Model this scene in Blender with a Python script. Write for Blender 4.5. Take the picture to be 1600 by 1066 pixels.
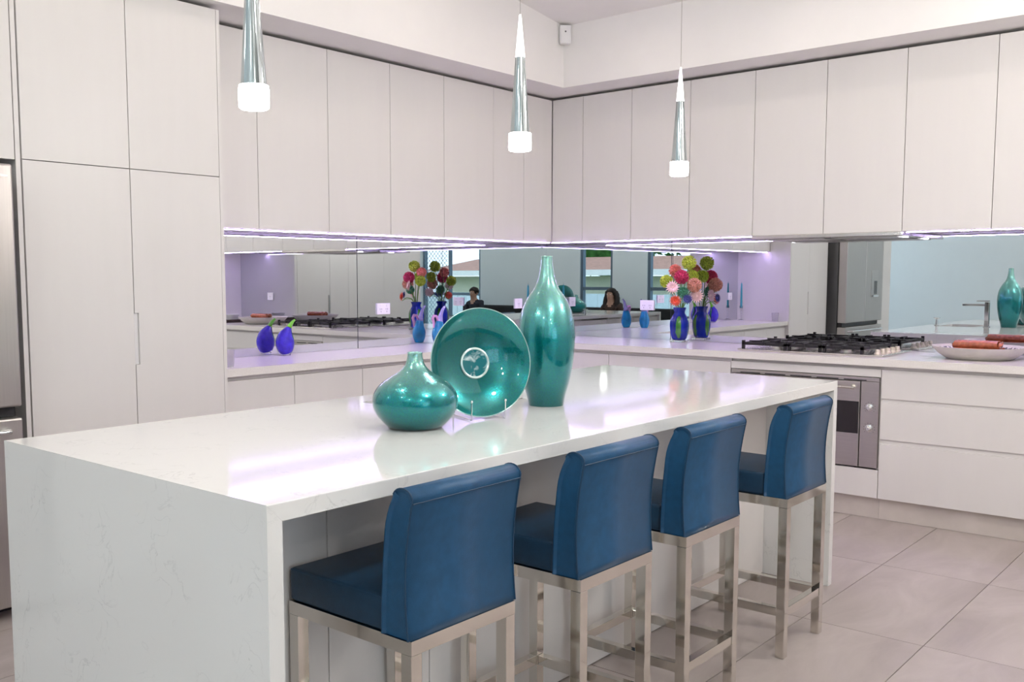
import bpy, bmesh, math, random
from mathutils import Vector, Matrix, Euler, noise
R = math.radians
random.seed(7)
for o in list(bpy.data.objects): bpy.data.objects.remove(o)
SC = bpy.context.scene
COL = SC.collection

# ------------------------------------------------------------------ camera
CAM = Vector((-6.1152, -4.5587, 1.3464)); YAW, PIT, ROL, FPX = R(-48.969), R(-5.029), R(-0.100), 1509.1
fw = Vector((-math.sin(YAW)*math.cos(PIT), math.cos(YAW)*math.cos(PIT), math.sin(PIT)))
rt = Vector((math.cos(YAW), math.sin(YAW), 0)); up = rt.cross(fw)
rt2 = rt*math.cos(ROL)+up*math.sin(ROL); up2 = up*math.cos(ROL)-rt*math.sin(ROL)
cd = bpy.data.cameras.new('camera'); cam = bpy.data.objects.new('camera', cd); COL.objects.link(cam)
M = Matrix((rt2, up2, -fw)).transposed().to_4x4(); M.translation = CAM; cam.matrix_world = M
cd.sensor_width = 36; cd.lens = 36*FPX/1600; cd.shift_x = 61.72/1600; cd.shift_y = 33.63/1600; cd.clip_start = .05
SC.camera = cam

# ------------------------------------------------------------------ world, exposure
W = bpy.data.worlds.new('overcast_sky'); SC.world = W; W.use_nodes = True
bg = W.node_tree.nodes['Background']; bg.inputs[0].default_value = (.70, .86, 1, 1); bg.inputs[1].default_value = 3.2
vs = SC.view_settings; vs.view_transform = 'Standard'; vs.look = 'None'; vs.exposure = -0.03; vs.gamma = 1; vs.use_curve_mapping = False
DOWN_W = 1.7           # watts of one ceiling downlight
DOWN_COL = (1, .88, .78)
FILL_W = 46.0         # watts of one unseen globe added as fill light
FILL_COL = (1, .965, .91)

# ------------------------------------------------------------------ constants measured from the photograph (metres)
XP = -3.353; PD = .566                     # pantry right face, pantry front depth
D, DR, U, UR = .5587, .705, .35, .399      # counter depths, wall cabinet depths
ZB, ZT, ZS = 1.602, 2.610, 2.629           # wall cabinet bottom, top, bulkhead underside
S, SR = .631, .655                         # bulkhead depths
YE = -4.01                                 # end panel of the right run
IX0, IX1, IY0, IY1, IT = -4.973, -1.956, -3.027, -1.8475, .038
RX, RY = -9.2, -11.0                       # far walls of the room
ZC = .90
def zceil(x): return 3.037+.128*(-.655-x)

# ------------------------------------------------------------------ materials
MATS = {}
def nt(name):
    m = bpy.data.materials.new(name); m.use_nodes = True; MATS[name] = m
    t = m.node_tree; return m, t, t.nodes['Principled BSDF']
def mat(name, col, rough=.5, metal=0, var=.04, scale=6, stretch=(1,1,1), bump=0, bscale=60, coat=0, trans=0, ior=1.45, emit=None, estr=0, spec=.5):
    m, t, b = nt(name); N, L = t.nodes, t.links
    b.inputs['Roughness'].default_value = rough; b.inputs['Metallic'].default_value = metal
    b.inputs['Coat Weight'].default_value = coat; b.inputs['Coat Roughness'].default_value = .04
    b.inputs['Transmission Weight'].default_value = trans; b.inputs['IOR'].default_value = ior
    b.inputs['Specular IOR Level'].default_value = spec
    tc = N.new('ShaderNodeTexCoord'); mp = N.new('ShaderNodeMapping'); L.new(tc.outputs['Object'], mp.inputs[0]); mp.inputs['Scale'].default_value = stretch
    no = N.new('ShaderNodeTexNoise'); no.inputs['Scale'].default_value = scale; no.inputs['Detail'].default_value = 4; L.new(mp.outputs[0], no.inputs[0])
    rp = N.new('ShaderNodeValToRGB'); L.new(no.outputs[0], rp.inputs[0])
    rp.color_ramp.elements[0].position = .3; rp.color_ramp.elements[1].position = .7
    rp.color_ramp.elements[0].color = tuple(max(0, c*(1-var)) for c in col)+(1,)
    rp.color_ramp.elements[1].color = tuple(min(1, c*(1+var)) for c in col)+(1,)
    L.new(rp.outputs[0], b.inputs['Base Color'])
    if bump:
        n2 = N.new('ShaderNodeTexNoise'); n2.inputs['Scale'].default_value = bscale; n2.inputs['Detail'].default_value = 3; L.new(mp.outputs[0], n2.inputs[0])
        bp = N.new('ShaderNodeBump'); bp.inputs['Strength'].default_value = bump; bp.inputs['Distance'].default_value = .01
        L.new(n2.outputs[0], bp.inputs['Height']); L.new(bp.outputs[0], b.inputs['Normal'])
    if emit:
        b.inputs['Emission Color'].default_value = emit+(1,); b.inputs['Emission Strength'].default_value = estr
    return m
mat('wall_paint', (.80,.785,.77), .7, var=.01)
mat('wall_daylight_tint', (.79,.89,.93), .7, var=.01)  # blue daylight on the far wall is put into its colour
mat('ceiling_paint', (.90,.88,.87), .8, var=.01)
mat('cabinet', (.80,.775,.76), .32, var=.008, scale=3, stretch=(6,6,.6), spec=.4)
mat('cabinet_inner', (.62,.59,.56), .6, var=.02)
mat('counter', (.85,.815,.785), .16, var=.03, scale=140, spec=.5)
mat('kick', (.66,.60,.555), .45, var=.10, scale=5)
mat('grout', (.42,.385,.36), .9, var=.05)
mat('mirror', (.70,.725,.735), .0, 1, var=0)
mat('mirror_edge', (.02,.025,.03), .2, var=.05)
mat('steel', (.60,.57,.55), .30, 1, var=.04, scale=3, stretch=(1,1,60))
mat('steel_flat', (.66,.63,.61), .26, 1, var=.03, scale=3, stretch=(1,60,1))
mat('steel_dark', (.16,.16,.16), .5, .6, var=.05)
mat('fridge_door', (.55,.52,.50), .30, .85, var=.03, scale=3, stretch=(60,1,1))
mat('chrome', (.82,.83,.83), .06, 1, var=.01)
mat('lamp_chrome', (.50,.55,.57), .08, 1, var=.02)
mat('nickel', (.74,.71,.66), .07, 1, var=.03)
mat('black_glass', (.012,.010,.010), .05, var=.1, coat=.5)
mat('black_iron', (.018,.016,.020), .42, var=.2, bump=.1)
mat('black_plastic', (.02,.02,.022), .4, var=.1)
mat('knob_cream', (.75,.67,.56), .25, .4, var=.05)
mat('white_plastic', (.85,.84,.85), .3, var=.01)
mat('grey_plastic', (.10,.10,.11), .4, var=.01)
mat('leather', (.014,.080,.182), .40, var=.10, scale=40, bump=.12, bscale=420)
mat('leather_shaded', (.011,.045,.095), .40, var=.12, scale=40, bump=.12, bscale=420)  # darker leather copy: shade under the island put into the seat colour
mat('stitch', (.012,.05,.11), .5, var=.1)
mat('led', (.9,.85,1), .5, emit=(.62,.45,1.0), estr=72)
mat('lamp_glow', (1,1,1), .3, emit=(1,.97,.93), estr=55)
mat('lamp_cone', (1,1,1), .3, emit=(1,.99,.97), estr=3.2)
mat('hood_lamp', (1,1,1), .3, emit=(.95,.92,1), estr=14)
mat('stoneware', (.60,.565,.53), .5, var=.06, scale=20, bump=.1)
mat('sausage', (.40,.11,.05), .22, var=.35, scale=45, coat=.6, bump=.2, bscale=90)
mat('candle_wax', (.03,.33,.37), .45, var=.06)
mat('clear_glass', (.96,.97,1), .02, trans=1, ior=1.45, var=0)
mat('milky_glass', (.93,.90,.97), .12, trans=.75, ior=1.3, var=.01)
mat('purple_glass', (.09,.05,.78), .03, trans=.15, ior=1.4, var=.25, scale=30, coat=.5)
mat('purple_outer', (.72,.66,1), .02, trans=1, ior=1.22, var=.02)
mat('green_glass', (.20,.62,.06), .05, trans=.4, ior=1.4, var=.15, coat=.4)
mat('dark_green_glass', (.01,.16,.10), .05, trans=.4, ior=1.4, var=.15, coat=.4)
mat('blue_glass', (.01,.30,.60), .03, trans=.5, ior=1.4, var=.3, scale=20, coat=.5)
mat('lilac_glass', (.55,.50,.95), .03, trans=.7, ior=1.35, var=.05, coat=.4)
mat('pink_glass', (.85,.45,.75), .03, trans=.5, ior=1.35, var=.05, coat=.4)
mat('cobalt_glass', (.004,.018,.24), .03, trans=.0, ior=1.45, var=.6, scale=14, stretch=(1,1,.25), coat=.15, spec=.3)
mat('leaf_glass', (.03,.16,.012), .04, trans=.0, ior=1.45, var=.35, scale=30, stretch=(1,1,.3), coat=.6)
mat('stem_green', (.12,.24,.05), .6, var=.2)
mat('pom_lime', (.42,.52,.05), .7, var=.55, scale=110)
mat('pom_magenta', (.50,.04,.10), .7, var=.55, scale=110)
mat('pom_coral', (.68,.22,.14), .7, var=.55, scale=110)
mat('pom_peach', (.72,.33,.22), .7, var=.55, scale=110)
mat('pom_teal', (.08,.30,.16), .7, var=.55, scale=110)
mat('daisy_red', (.68,.10,.05), .6, var=.15, scale=40)
mat('daisy_pink', (.85,.60,.56), .6, var=.1, scale=40)
mat('daisy_navy', (.05,.06,.22), .6, var=.2, scale=40)
mat('window_frame', (.16,.23,.30), .4, .3, var=.05)
mat('pane', (1,1,1), .0, trans=1, ior=1.02, var=0, spec=.2)
mat('sofa_cloth', (.022,.024,.028), .9, var=.15, scale=80, bump=.2)
mat('skin', (.50,.30,.22), .5, var=.05)
mat('dark_shirt', (.025,.03,.045), .8, var=.15)
mat('brown_top', (.06,.035,.028), .8, var=.15)
mat('dark_trousers', (.03,.03,.04), .8, var=.1)
mat('hair_dark', (.018,.012,.010), .6, var=.3, scale=60, stretch=(1,1,.2), bump=.5)
mat('eye_white', (.8,.8,.8), .2, var=0)
mat('lip', (.45,.16,.14), .5, var=.05)
mat('roof_tile', (.38,.20,.15), .8, var=.25, scale=8)
mat('cream_render', (.72,.70,.58), .8, var=.05)
mat('gutter_white', (.85,.83,.82), .5, var=.02)
mat('fence_paint', (.72,.80,.86), .6, var=.04)
mat('grass', (.10,.20,.05), .9, var=.3, scale=4)
mat('foliage', (.07,.20,.05), .7, var=.5, scale=5)
mat('bark', (.10,.07,.05), .9, var=.2)
mat('dark_wood', (.035,.02,.016), .4, var=.2, stretch=(1,8,1))

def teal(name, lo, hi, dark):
    """lustre glaze: fine metal flakes, reflected ceiling painted in as mint over deep teal"""
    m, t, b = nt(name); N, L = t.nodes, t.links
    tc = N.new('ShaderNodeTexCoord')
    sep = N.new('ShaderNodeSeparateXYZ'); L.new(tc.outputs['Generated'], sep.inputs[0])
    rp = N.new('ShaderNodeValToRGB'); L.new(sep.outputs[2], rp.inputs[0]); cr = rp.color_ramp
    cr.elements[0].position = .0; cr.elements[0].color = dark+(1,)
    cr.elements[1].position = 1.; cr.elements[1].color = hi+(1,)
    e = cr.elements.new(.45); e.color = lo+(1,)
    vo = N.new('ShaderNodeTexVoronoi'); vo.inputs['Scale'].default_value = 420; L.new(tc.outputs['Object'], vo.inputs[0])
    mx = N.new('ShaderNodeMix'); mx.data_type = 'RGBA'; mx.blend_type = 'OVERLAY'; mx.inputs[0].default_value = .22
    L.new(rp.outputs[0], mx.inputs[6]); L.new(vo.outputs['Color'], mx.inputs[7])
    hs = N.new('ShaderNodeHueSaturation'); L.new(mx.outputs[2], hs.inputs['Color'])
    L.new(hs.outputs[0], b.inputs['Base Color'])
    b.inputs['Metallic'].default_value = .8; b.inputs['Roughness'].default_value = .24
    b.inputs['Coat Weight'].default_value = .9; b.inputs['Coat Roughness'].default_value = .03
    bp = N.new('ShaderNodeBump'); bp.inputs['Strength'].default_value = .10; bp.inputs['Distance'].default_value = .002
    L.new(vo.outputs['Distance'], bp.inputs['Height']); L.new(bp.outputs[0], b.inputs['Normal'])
teal('teal_glaze', (0,.25,.265), (.28,.56,.50), (0,.12,.13))  # mint top is the ceiling's reflection painted into the glaze
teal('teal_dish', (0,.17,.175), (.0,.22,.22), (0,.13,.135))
mat('rim_metal', (.40,.62,.60), .2, .7, var=.05)
mat('dish_rim', (.66,.80,.78), .2, .6, var=.05)
def medallion():
    m, t, b = nt('medallion'); N, L = t.nodes, t.links
    tc = N.new('ShaderNodeTexCoord'); no = N.new('ShaderNodeTexNoise'); no.inputs['Scale'].default_value = 34; no.inputs['Distortion'].default_value = .8
    L.new(tc.outputs['Object'], no.inputs[0]); rp = N.new('ShaderNodeValToRGB'); L.new(no.outputs[0], rp.inputs[0])
    rp.color_ramp.elements[0].position = .50; rp.color_ramp.elements[0].color = (0,.16,.19,1)
    rp.color_ramp.elements[1].position = .74; rp.color_ramp.elements[1].color = (.70,.86,.88,1)  # pale blotches are highlights painted over the teal
    L.new(rp.outputs[0], b.inputs['Base Color']); b.inputs['Roughness'].default_value = .2; b.inputs['Metallic'].default_value = .3; b.inputs['Coat Weight'].default_value = .6
medallion()
def quartz():
    m, t, b = nt('quartz'); N, L = t.nodes, t.links
    tc = N.new('ShaderNodeTexCoord')
    n1 = N.new('ShaderNodeTexNoise'); n1.inputs['Scale'].default_value = 11; n1.inputs['Detail'].default_value = 8; n1.inputs['Distortion'].default_value = 1.2; L.new(tc.outputs['Object'], n1.inputs[0])
    r1 = N.new('ShaderNodeValToRGB'); L.new(n1.outputs[0], r1.inputs[0]); c = r1.color_ramp
    c.elements[0].position = .485; c.elements[0].color = (0,0,0,1); c.elements[1].position = .515; c.elements[1].color = (0,0,0,1)
    e = c.elements.new(.5); e.color = (1,1,1,1)
    n2 = N.new('ShaderNodeTexNoise'); n2.inputs['Scale'].default_value = 6.5; n2.inputs['Detail'].default_value = 3; L.new(tc.outputs['Object'], n2.inputs[0])
    r2 = N.new('ShaderNodeValToRGB'); L.new(n2.outputs[0], r2.inputs[0]); r2.color_ramp.elements[0].position = .50; r2.color_ramp.elements[1].position = .68
    mu = N.new('ShaderNodeMath'); mu.operation = 'MULTIPLY'; L.new(r1.outputs[0], mu.inputs[0]); L.new(r2.outputs[0], mu.inputs[1])
    m2 = N.new('ShaderNodeMath'); m2.operation = 'MULTIPLY'; L.new(mu.outputs[0], m2.inputs[0]); m2.inputs[1].default_value = .34
    mx = N.new('ShaderNodeMix'); mx.data_type = 'RGBA'; L.new(m2.outputs[0], mx.inputs[0])
    mx.inputs[6].default_value = (.835,.835,.825,1); mx.inputs[7].default_value = (.36,.37,.38,1)
    L.new(mx.outputs[2], b.inputs['Base Color']); b.inputs['Roughness'].default_value = .075
quartz()
def tilemat():
    m, t, b = nt('floor_tile'); N, L = t.nodes, t.links
    tc = N.new('ShaderNodeTexCoord'); oi = N.new('ShaderNodeObjectInfo')
    mp = N.new('ShaderNodeMapping'); mp.inputs['Scale'].default_value = (1.3, 3.2, 1); L.new(tc.outputs['Object'], mp.inputs[0])
    cb = N.new('ShaderNodeVectorMath'); cb.operation = 'ADD'; L.new(mp.outputs[0], cb.inputs[0])
    sc = N.new('ShaderNodeMath'); sc.operation = 'MULTIPLY'; sc.inputs[1].default_value = 61; L.new(oi.outputs['Random'], sc.inputs[0]); L.new(sc.outputs[0], cb.inputs[1])
    no = N.new('ShaderNodeTexNoise'); no.inputs['Scale'].default_value = 1.5; no.inputs['Detail'].default_value = 9; no.inputs['Roughness'].default_value = .62; no.inputs['Distortion'].default_value = .6; L.new(cb.outputs[0], no.inputs[0])
    rp = N.new('ShaderNodeValToRGB'); L.new(no.outputs[0], rp.inputs[0])
    rp.color_ramp.elements[0].position = .30; rp.color_ramp.elements[0].color = (.36,.312,.295,1)
    rp.color_ramp.elements[1].position = .72; rp.color_ramp.elements[1].color = (.50,.442,.42,1)
    L.new(rp.outputs[0], b.inputs['Base Color']); b.inputs['Roughness'].default_value = .34
tilemat()
def platterin():
    m, t, b = nt('dotted_glaze'); N, L = t.nodes, t.links
    tc = N.new('ShaderNodeTexCoord'); vo = N.new('ShaderNodeTexVoronoi'); vo.inputs['Scale'].default_value = 60; vo.inputs['Randomness'].default_value = .4; L.new(tc.outputs['Object'], vo.inputs[0])
    rp = N.new('ShaderNodeValToRGB'); L.new(vo.outputs['Distance'], rp.inputs[0]); rp.color_ramp.interpolation = 'CONSTANT'
    rp.color_ramp.elements[0].color = (.62,.58,.55,1); rp.color_ramp.elements[1].position = .45; rp.color_ramp.elements[1].color = (.07,.06,.06,1)
    L.new(rp.outputs[0], b.inputs['Base Color']); b.inputs['Roughness'].default_value = .35
platterin()

# ------------------------------------------------------------------ mesh helpers
ORG = {}
def B(bm, x0, x1, y0, y1, z0, z1, bev=0):
    r = bmesh.ops.create_cube(bm, size=1)
    x0, x1 = min(x0,x1), max(x0,x1); y0, y1 = min(y0,y1), max(y0,y1); z0, z1 = min(z0,z1), max(z0,z1)
    for v in r['verts']: v.co = Vector((x0+(v.co.x+.5)*(x1-x0), y0+(v.co.y+.5)*(y1-y0), z0+(v.co.z+.5)*(z1-z0)))
    if bev:
        es = list({e for v in r['verts'] for e in v.link_edges})
        bmesh.ops.bevel(bm, geom=es, offset=bev, segments=2, profile=.5, affect='EDGES')
    return bm
def nb(): return bmesh.new()
def box(*a, bev=0): return B(nb(), *a, bev=bev)
def crom(pts, n=6):
    out = []
    P = [pts[0]]+list(pts)+[pts[-1]]
    for i in range(1, len(P)-2):
        p0, p1, p2, p3 = [Vector(q) for q in P[i-1:i+3]]
        for k in range(n):
            t = k/n
            out.append(.5*((2*p1)+(p2-p0)*t+(2*p0-5*p1+4*p2-p3)*t*t+(3*p1-p0-3*p2+p3)*t**3))
    out.append(Vector(pts[-1])); return out
def lathe(bm, prof, seg=48, c=(0,0,0), smooth=0, ribs=0, amp=0):
    if smooth: prof = [(max(0,p.x), p.y) for p in crom([(r, z, 0) for r, z in prof], smooth)]
    rings = []
    for r, z in prof:
        if r < 1e-5: rings.append([bm.verts.new((c[0], c[1], c[2]+z))])
        else: rings.append([bm.verts.new((c[0]+r*(1+amp*math.cos(ribs*2*math.pi*i/seg))*math.cos(2*math.pi*i/seg), c[1]+r*(1+amp*math.cos(ribs*2*math.pi*i/seg))*math.sin(2*math.pi*i/seg), c[2]+z)) for i in range(seg)])
    for a, b in zip(rings, rings[1:]):
        for i in range(seg):
            j = (i+1) % seg
            q = [a[i % len(a)], a[j % len(a)], b[j % len(b)], b[i % len(b)]]
            u = []
            for v in q:
                if v not in u: u.append(v)
            if len(u) >= 3:
                try: bm.faces.new(u)
                except ValueError: pass
    return bm
def tube(bm, pts, r, seg=10, cap=True):
    pts = [Vector(p) for p in pts]; rs = r if isinstance(r, (list, tuple)) else [r]*len(pts)
    rings = []; ref = None
    for i, p in enumerate(pts):
        d = (pts[min(i+1, len(pts)-1)]-pts[max(i-1, 0)]).normalized()
        if ref is None: ref = d.orthogonal().normalized()
        a = (ref-d*ref.dot(d)); a = a.normalized() if a.length > 1e-6 else d.orthogonal().normalized(); ref = a; b = d.cross(a)
        rings.append([bm.verts.new(p+(a*math.cos(2*math.pi*k/seg)+b*math.sin(2*math.pi*k/seg))*rs[i]) for k in range(seg)])
    for A, Bq in zip(rings, rings[1:]):
        for k in range(seg): bm.faces.new((A[k], A[(k+1)%seg], Bq[(k+1)%seg], Bq[k]))
    if cap:
        bm.faces.new(rings[0][::-1]); bm.faces.new(rings[-1])
    return bm
def sphere(bm, c, r, sub=2, sc=(1,1,1)):
    q = bmesh.ops.create_icosphere(bm, subdivisions=sub, radius=r)
    for v in q['verts']: v.co = Vector((v.co.x*sc[0]+c[0], v.co.y*sc[1]+c[1], v.co.z*sc[2]+c[2]))
    return bm
def poly(bm, outline, axis, a0, a1):
    """prism: outline in the two other axes, extruded along axis from a0 to a1"""
    def P(u, w, a): return {'x':(a,u,w), 'y':(u,a,w), 'z':(u,w,a)}[axis]
    v0 = [bm.verts.new(P(u, w, a0)) for u, w in outline]; v1 = [bm.verts.new(P(u, w, a1)) for u, w in outline]
    n = len(outline); bm.faces.new(v0); bm.faces.new(v1[::-1])
    for i in range(n): bm.faces.new((v0[i], v1[i], v1[(i+1)%n], v0[(i+1)%n]))
    return bm
def mk(name, bm, m, parent=None, smooth=False, local=False, label=None):
    """link bm as one mesh object; world coordinates unless local"""
    bmesh.ops.recalc_face_normals(bm, faces=bm.faces)
    org = Vector((0,0,0))
    if parent is not None and not local: org = ORG.get(parent.name, Vector((0,0,0)))
    if parent is None and not local:
        lo = [min(v.co[i] for v in bm.verts) for i in range(3)]; hi = [max(v.co[i] for v in bm.verts) for i in range(3)]
        org = Vector(((lo[0]+hi[0])/2, (lo[1]+hi[1])/2, lo[2]))
    if org.length: bmesh.ops.translate(bm, verts=bm.verts, vec=-org)
    me = bpy.data.meshes.new(name); bm.to_mesh(me); bm.free()
    if smooth:
        for p in me.polygons: p.use_smooth = True
        me.set_sharp_from_angle(angle=R(38))
    me.materials.append(MATS[m])
    o = bpy.data.objects.new(name, me); COL.objects.link(o)
    if parent is not None: o.parent = parent; ORG[o.name] = org
    else: o.location = org; ORG[o.name] = org
    if label: o['label'] = label
    return o
def tag(o, label, cat, group=None):
    o['label'] = label; o['category'] = cat
    if group: o['group'] = group
    return o
def thing(name, label, cat, loc=(0,0,0), rot=None, group=None):
    o = bpy.data.objects.new(name, None); COL.objects.link(o); o.location = loc; o.empty_display_size = .05
    if rot is not None: o.rotation_euler = rot
    ORG[o.name] = Vector(loc); return tag(o, label, cat, group)
def struct(o): o['kind'] = 'structure'; return o
def copy_tree(o, parent=None):
    c = o.copy(); COL.objects.link(c); c.parent = parent
    for ch in list(o.children): copy_tree(ch, c)
    return c

# ================================================================== THE SETTING
# floor: grout bed with porcelain tiles laid in a stack bond
fl = struct(mk('floor', B(box(RX, 0, RY, 0, -.12, -.004), RX, -6.45, 0, 1.60, -.12, -.004), 'grout'))
TX, TY = .935, .4525; JX, JY = -1.512, -3.098; G = .0035
tm = {}
def tile(x0, x1, y0, y1):
    k = (round(x1-x0, 3), round(y1-y0, 3))
    if k not in tm:
        bm = box(0, k[0], 0, k[1], -.0040, 0); me = bpy.data.meshes.new('tile'); bm.to_mesh(me); bm.free(); me.materials.append(MATS['floor_tile']); tm[k] = me
    o = bpy.data.objects.new('tile', tm[k]); COL.objects.link(o); o.parent = fl; o.location = Vector((x0, y0, 0))-ORG[fl.name]
xs = [JX+TX*i for i in range(-12, 4)]; ys = [JY+TY*i for i in range(-20, 12)]
for xa, xb in zip(xs, xs[1:]):
    for ya, yb in zip(ys, ys[1:]):
        a, b, c, d = max(xa, RX)+G/2, min(xb, 0)-G/2, max(ya, RY)+G/2, min(yb, 0 if xb > -6.45 else 1.60)-G/2
        if b-a > .03 and d-c > .03: tile(a, b, c, d)
# ceiling rising away from the cooking wall
bm = nb(); T = .15; YRC_ = 1.60
vs_ = [bm.verts.new((x, y, zceil(x)+dz)) for dz in (0, T) for x, y in ((RX-.2, RY-.2), (.2, RY-.2), (.2, YRC_+.2), (RX-.2, YRC_+.2))]
for f in ((0,1,2,3), (7,6,5,4), (0,4,5,1), (1,5,6,2), (2,6,7,3), (3,7,4,0)): bm.faces.new([vs_[i] for i in f])
struct(mk('ceiling', bm, 'ceiling_paint'))
def wall(name, axis, at, th, a0, a1, ztop, holes, m):
    """wall slab with rectangular openings; axis is the wall's normal"""
    bm = nb(); cuts = sorted({a0, a1}|{h[0] for h in holes}|{h[1] for h in holes})
    def bb(u0, u1, z0, z1):
        B(bm, at, at+th, u0, u1, z0, z1) if axis == 'x' else B(bm, u0, u1, at, at+th, z0, z1)
    for u0, u1 in zip(cuts, cuts[1:]):
        hs = [h for h in holes if h[0] <= u0+1e-6 and h[1] >= u1-1e-6]
        if hs: bb(u0, u1, 0, hs[0][2]); bb(u0, u1, hs[0][3], ztop)
        else: bb(u0, u1, 0, ztop)
    return struct(mk(name, bm, m))
XRC, YRC = -6.45, 1.60      # recess behind the fridge; its unseen window is added to light the far wall
WL = [(-8.9, -6.8, .60, 2.5)]
bm = nb(); B(bm, XRC, 0, 0, .12, 0, zceil(XRC)-.01); B(bm, XRC, XRC+.12, .12, YRC, 0, zceil(XRC)-.03); struct(mk('wall_left', bm, 'wall_paint'))
struct(mk('wall_nib', box(XRC, -5.742, -.55, -.0005, 0, 2.62), 'wall_paint'))
wall('wall_recess', 'y', YRC, .12, RX, XRC+.12, zceil(RX)-.01, WL, 'wall_paint')
wall('wall_right', 'x', 0, .12, RY, .12, zceil(0)+.02, [], 'wall_paint')
WB = [(-10.22, -8.55, .02, 2.30), (-6.05, -5.32, .60, 2.30), (-4.58, -3.55, .60, 2.30)]
wall('wall_back', 'x', RX, -.14, RY, YRC+.12, zceil(RX), WB, 'wall_daylight_tint')
WF = [(-8.2, -5.2, .02, 2.5)]
wall('wall_front', 'y', RY, -.14, RX, 0, zceil(RX), WF, 'wall_paint')
# bulkhead over the wall cabinets
bm = nb(); B(bm, -6.45, 0, -S, 0, ZS, 3.74); B(bm, -SR, 0, YE-.05, -S, ZS, 3.3); struct(mk('trim_1', bm, 'ceiling_paint'))
bm = nb(); B(bm, RX, RX+.015, RY, WB[0][0]-.06, 0, .10); B(bm, RX, RX+.015, WB[0][1]+.06, YRC-.02, 0, .10); struct(mk('baseboard_back', bm, 'gutter_white'))
PX, PYW = -3.80, -5.05
bm = nb(); B(bm, PX, -.001, PYW-.70, PYW-.60, .001, zceil(PX)-.6+.45); struct(mk('wall_partition', bm, 'wall_paint'))
tall = [PX, -3.085, -2.446, -2.125, -1.594, -1.00, -.01]
for i, (a_, b_) in enumerate(zip(tall, tall[1:])):
    t_ = bpy.data.objects.new('tall_cupboard', None); COL.objects.link(t_); t_.location = ((a_+b_)/2, PYW-.3, 0); TALL = globals().setdefault('TALL', []); TALL.append((t_, a_, b_))
def window(n, axis, at, u0, u1, z0, z1, mull, trans, screen=None):
    def bb(bm, a, b, c, d, t=.05, off=0):
        B(bm, at-.07-t/2+off, at-.07+t/2+off, a, b, c, d) if axis == 'x' else B(bm, a, b, at-.07-t/2+off, at-.07+t/2+off, c, d)
    f = .055; bm = nb(); bb(bm, u0, u0+f, z0, z1, .09); bb(bm, u1-f, u1, z0, z1, .09); bb(bm, u0+f, u1-f, z0, z0+f, .09); bb(bm, u0+f, u1-f, z1-f, z1, .09)
    w = struct(mk('window_%d' % n, bm, 'window_frame'))
    us = [u0+f]+[u0+(u1-u0)*k for k in mull]+[u1-f]; zs = [z0+f]+trans+[z1-f]
    for k in us[1:-1]:
        bm = nb(); bb(bm, k-.03, k+.03, z0+f, z1-f, .06); mk('mullion', bm, 'window_frame', w)
    for a, b in zip(us, us[1:]):
        a += .03 if a != us[0] else 0; b -= .03 if b != us[-1] else 0
        for k in zs[1:-1]:
            bm = nb(); bb(bm, a, b, k-.03, k+.03, .06); mk('transom', bm, 'window_frame', w)
        for c, d in zip(zs, zs[1:]):
            c += .03 if c != zs[0] else 0; d -= .03 if d != zs[-1] else 0
            bm = nb(); bb(bm, a, b, c, d, .006); mk('pane', bm, 'pane', w)
    if screen:                                   # diamond security mesh in front of one leaf
        a, b = screen; bm = nb(); h = z1-z0-2*f; wd = b-a
        for sgn in (1, -1):
            k = -h
            while k < wd:
                p0, p1 = max(0, k), min(wd, k+h)
                if p1-p0 > .02:
                    q0, q1 = p0-k, p1-k
                    if sgn < 0: q0, q1 = h-q0, h-q1
                    tube(bm, [(at+.0, a+p0, z0+f+q0), (at+.0, a+p1, z0+f+q1)], .005, 4)
                k += .10
        mk('security_screen', bm, 'window_frame', w)
window(1, 'x', RX, *WB[0], [.46], [1.0], screen=(WB[0][0]+.05, WB[0][0]+.75))
window(2, 'x', RX, *WB[1], [], [1.135])
window(3, 'x', RX, *WB[2], [], [1.135])
window(4, 'y', RY, *WF[0], [.34,.67], [])
window(5, 'y', YRC+.13, *WL[0], [.5], [])  # hidden window, added so daylight reaches the far wall
def portal(axis, at, h, sg=1):
    l = bpy.data.lights.new('window_portal', 'AREA'); l.shape = 'RECTANGLE'; l.size = h[1]-h[0]; l.size_y = h[3]-h[2]; l.cycles.is_portal = True
    o = bpy.data.objects.new('window_portal', l); COL.objects.link(o); c = (h[0]+h[1])/2; z = (h[2]+h[3])/2
    if axis == 'x': o.location = (at-.02, c, z); o.rotation_euler = (R(90), 0, R(-90))
    else: o.location = (c, at-.02, z); o.rotation_euler = (R(90), 0, 0)
    # light direction is local -Z : must look into the room
    d = o.rotation_euler.to_matrix() @ Vector((0,0,-1)); want = Vector((1,0,0)) if axis == 'x' else Vector((0,sg,0))
    if d.dot(want) < 0: o.rotation_euler.z += R(180)
for h in WB: portal('x', RX, h)
for h in WF: portal('y', RY, h)
for h in WL: portal('y', YRC+.14, h, -1)

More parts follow.
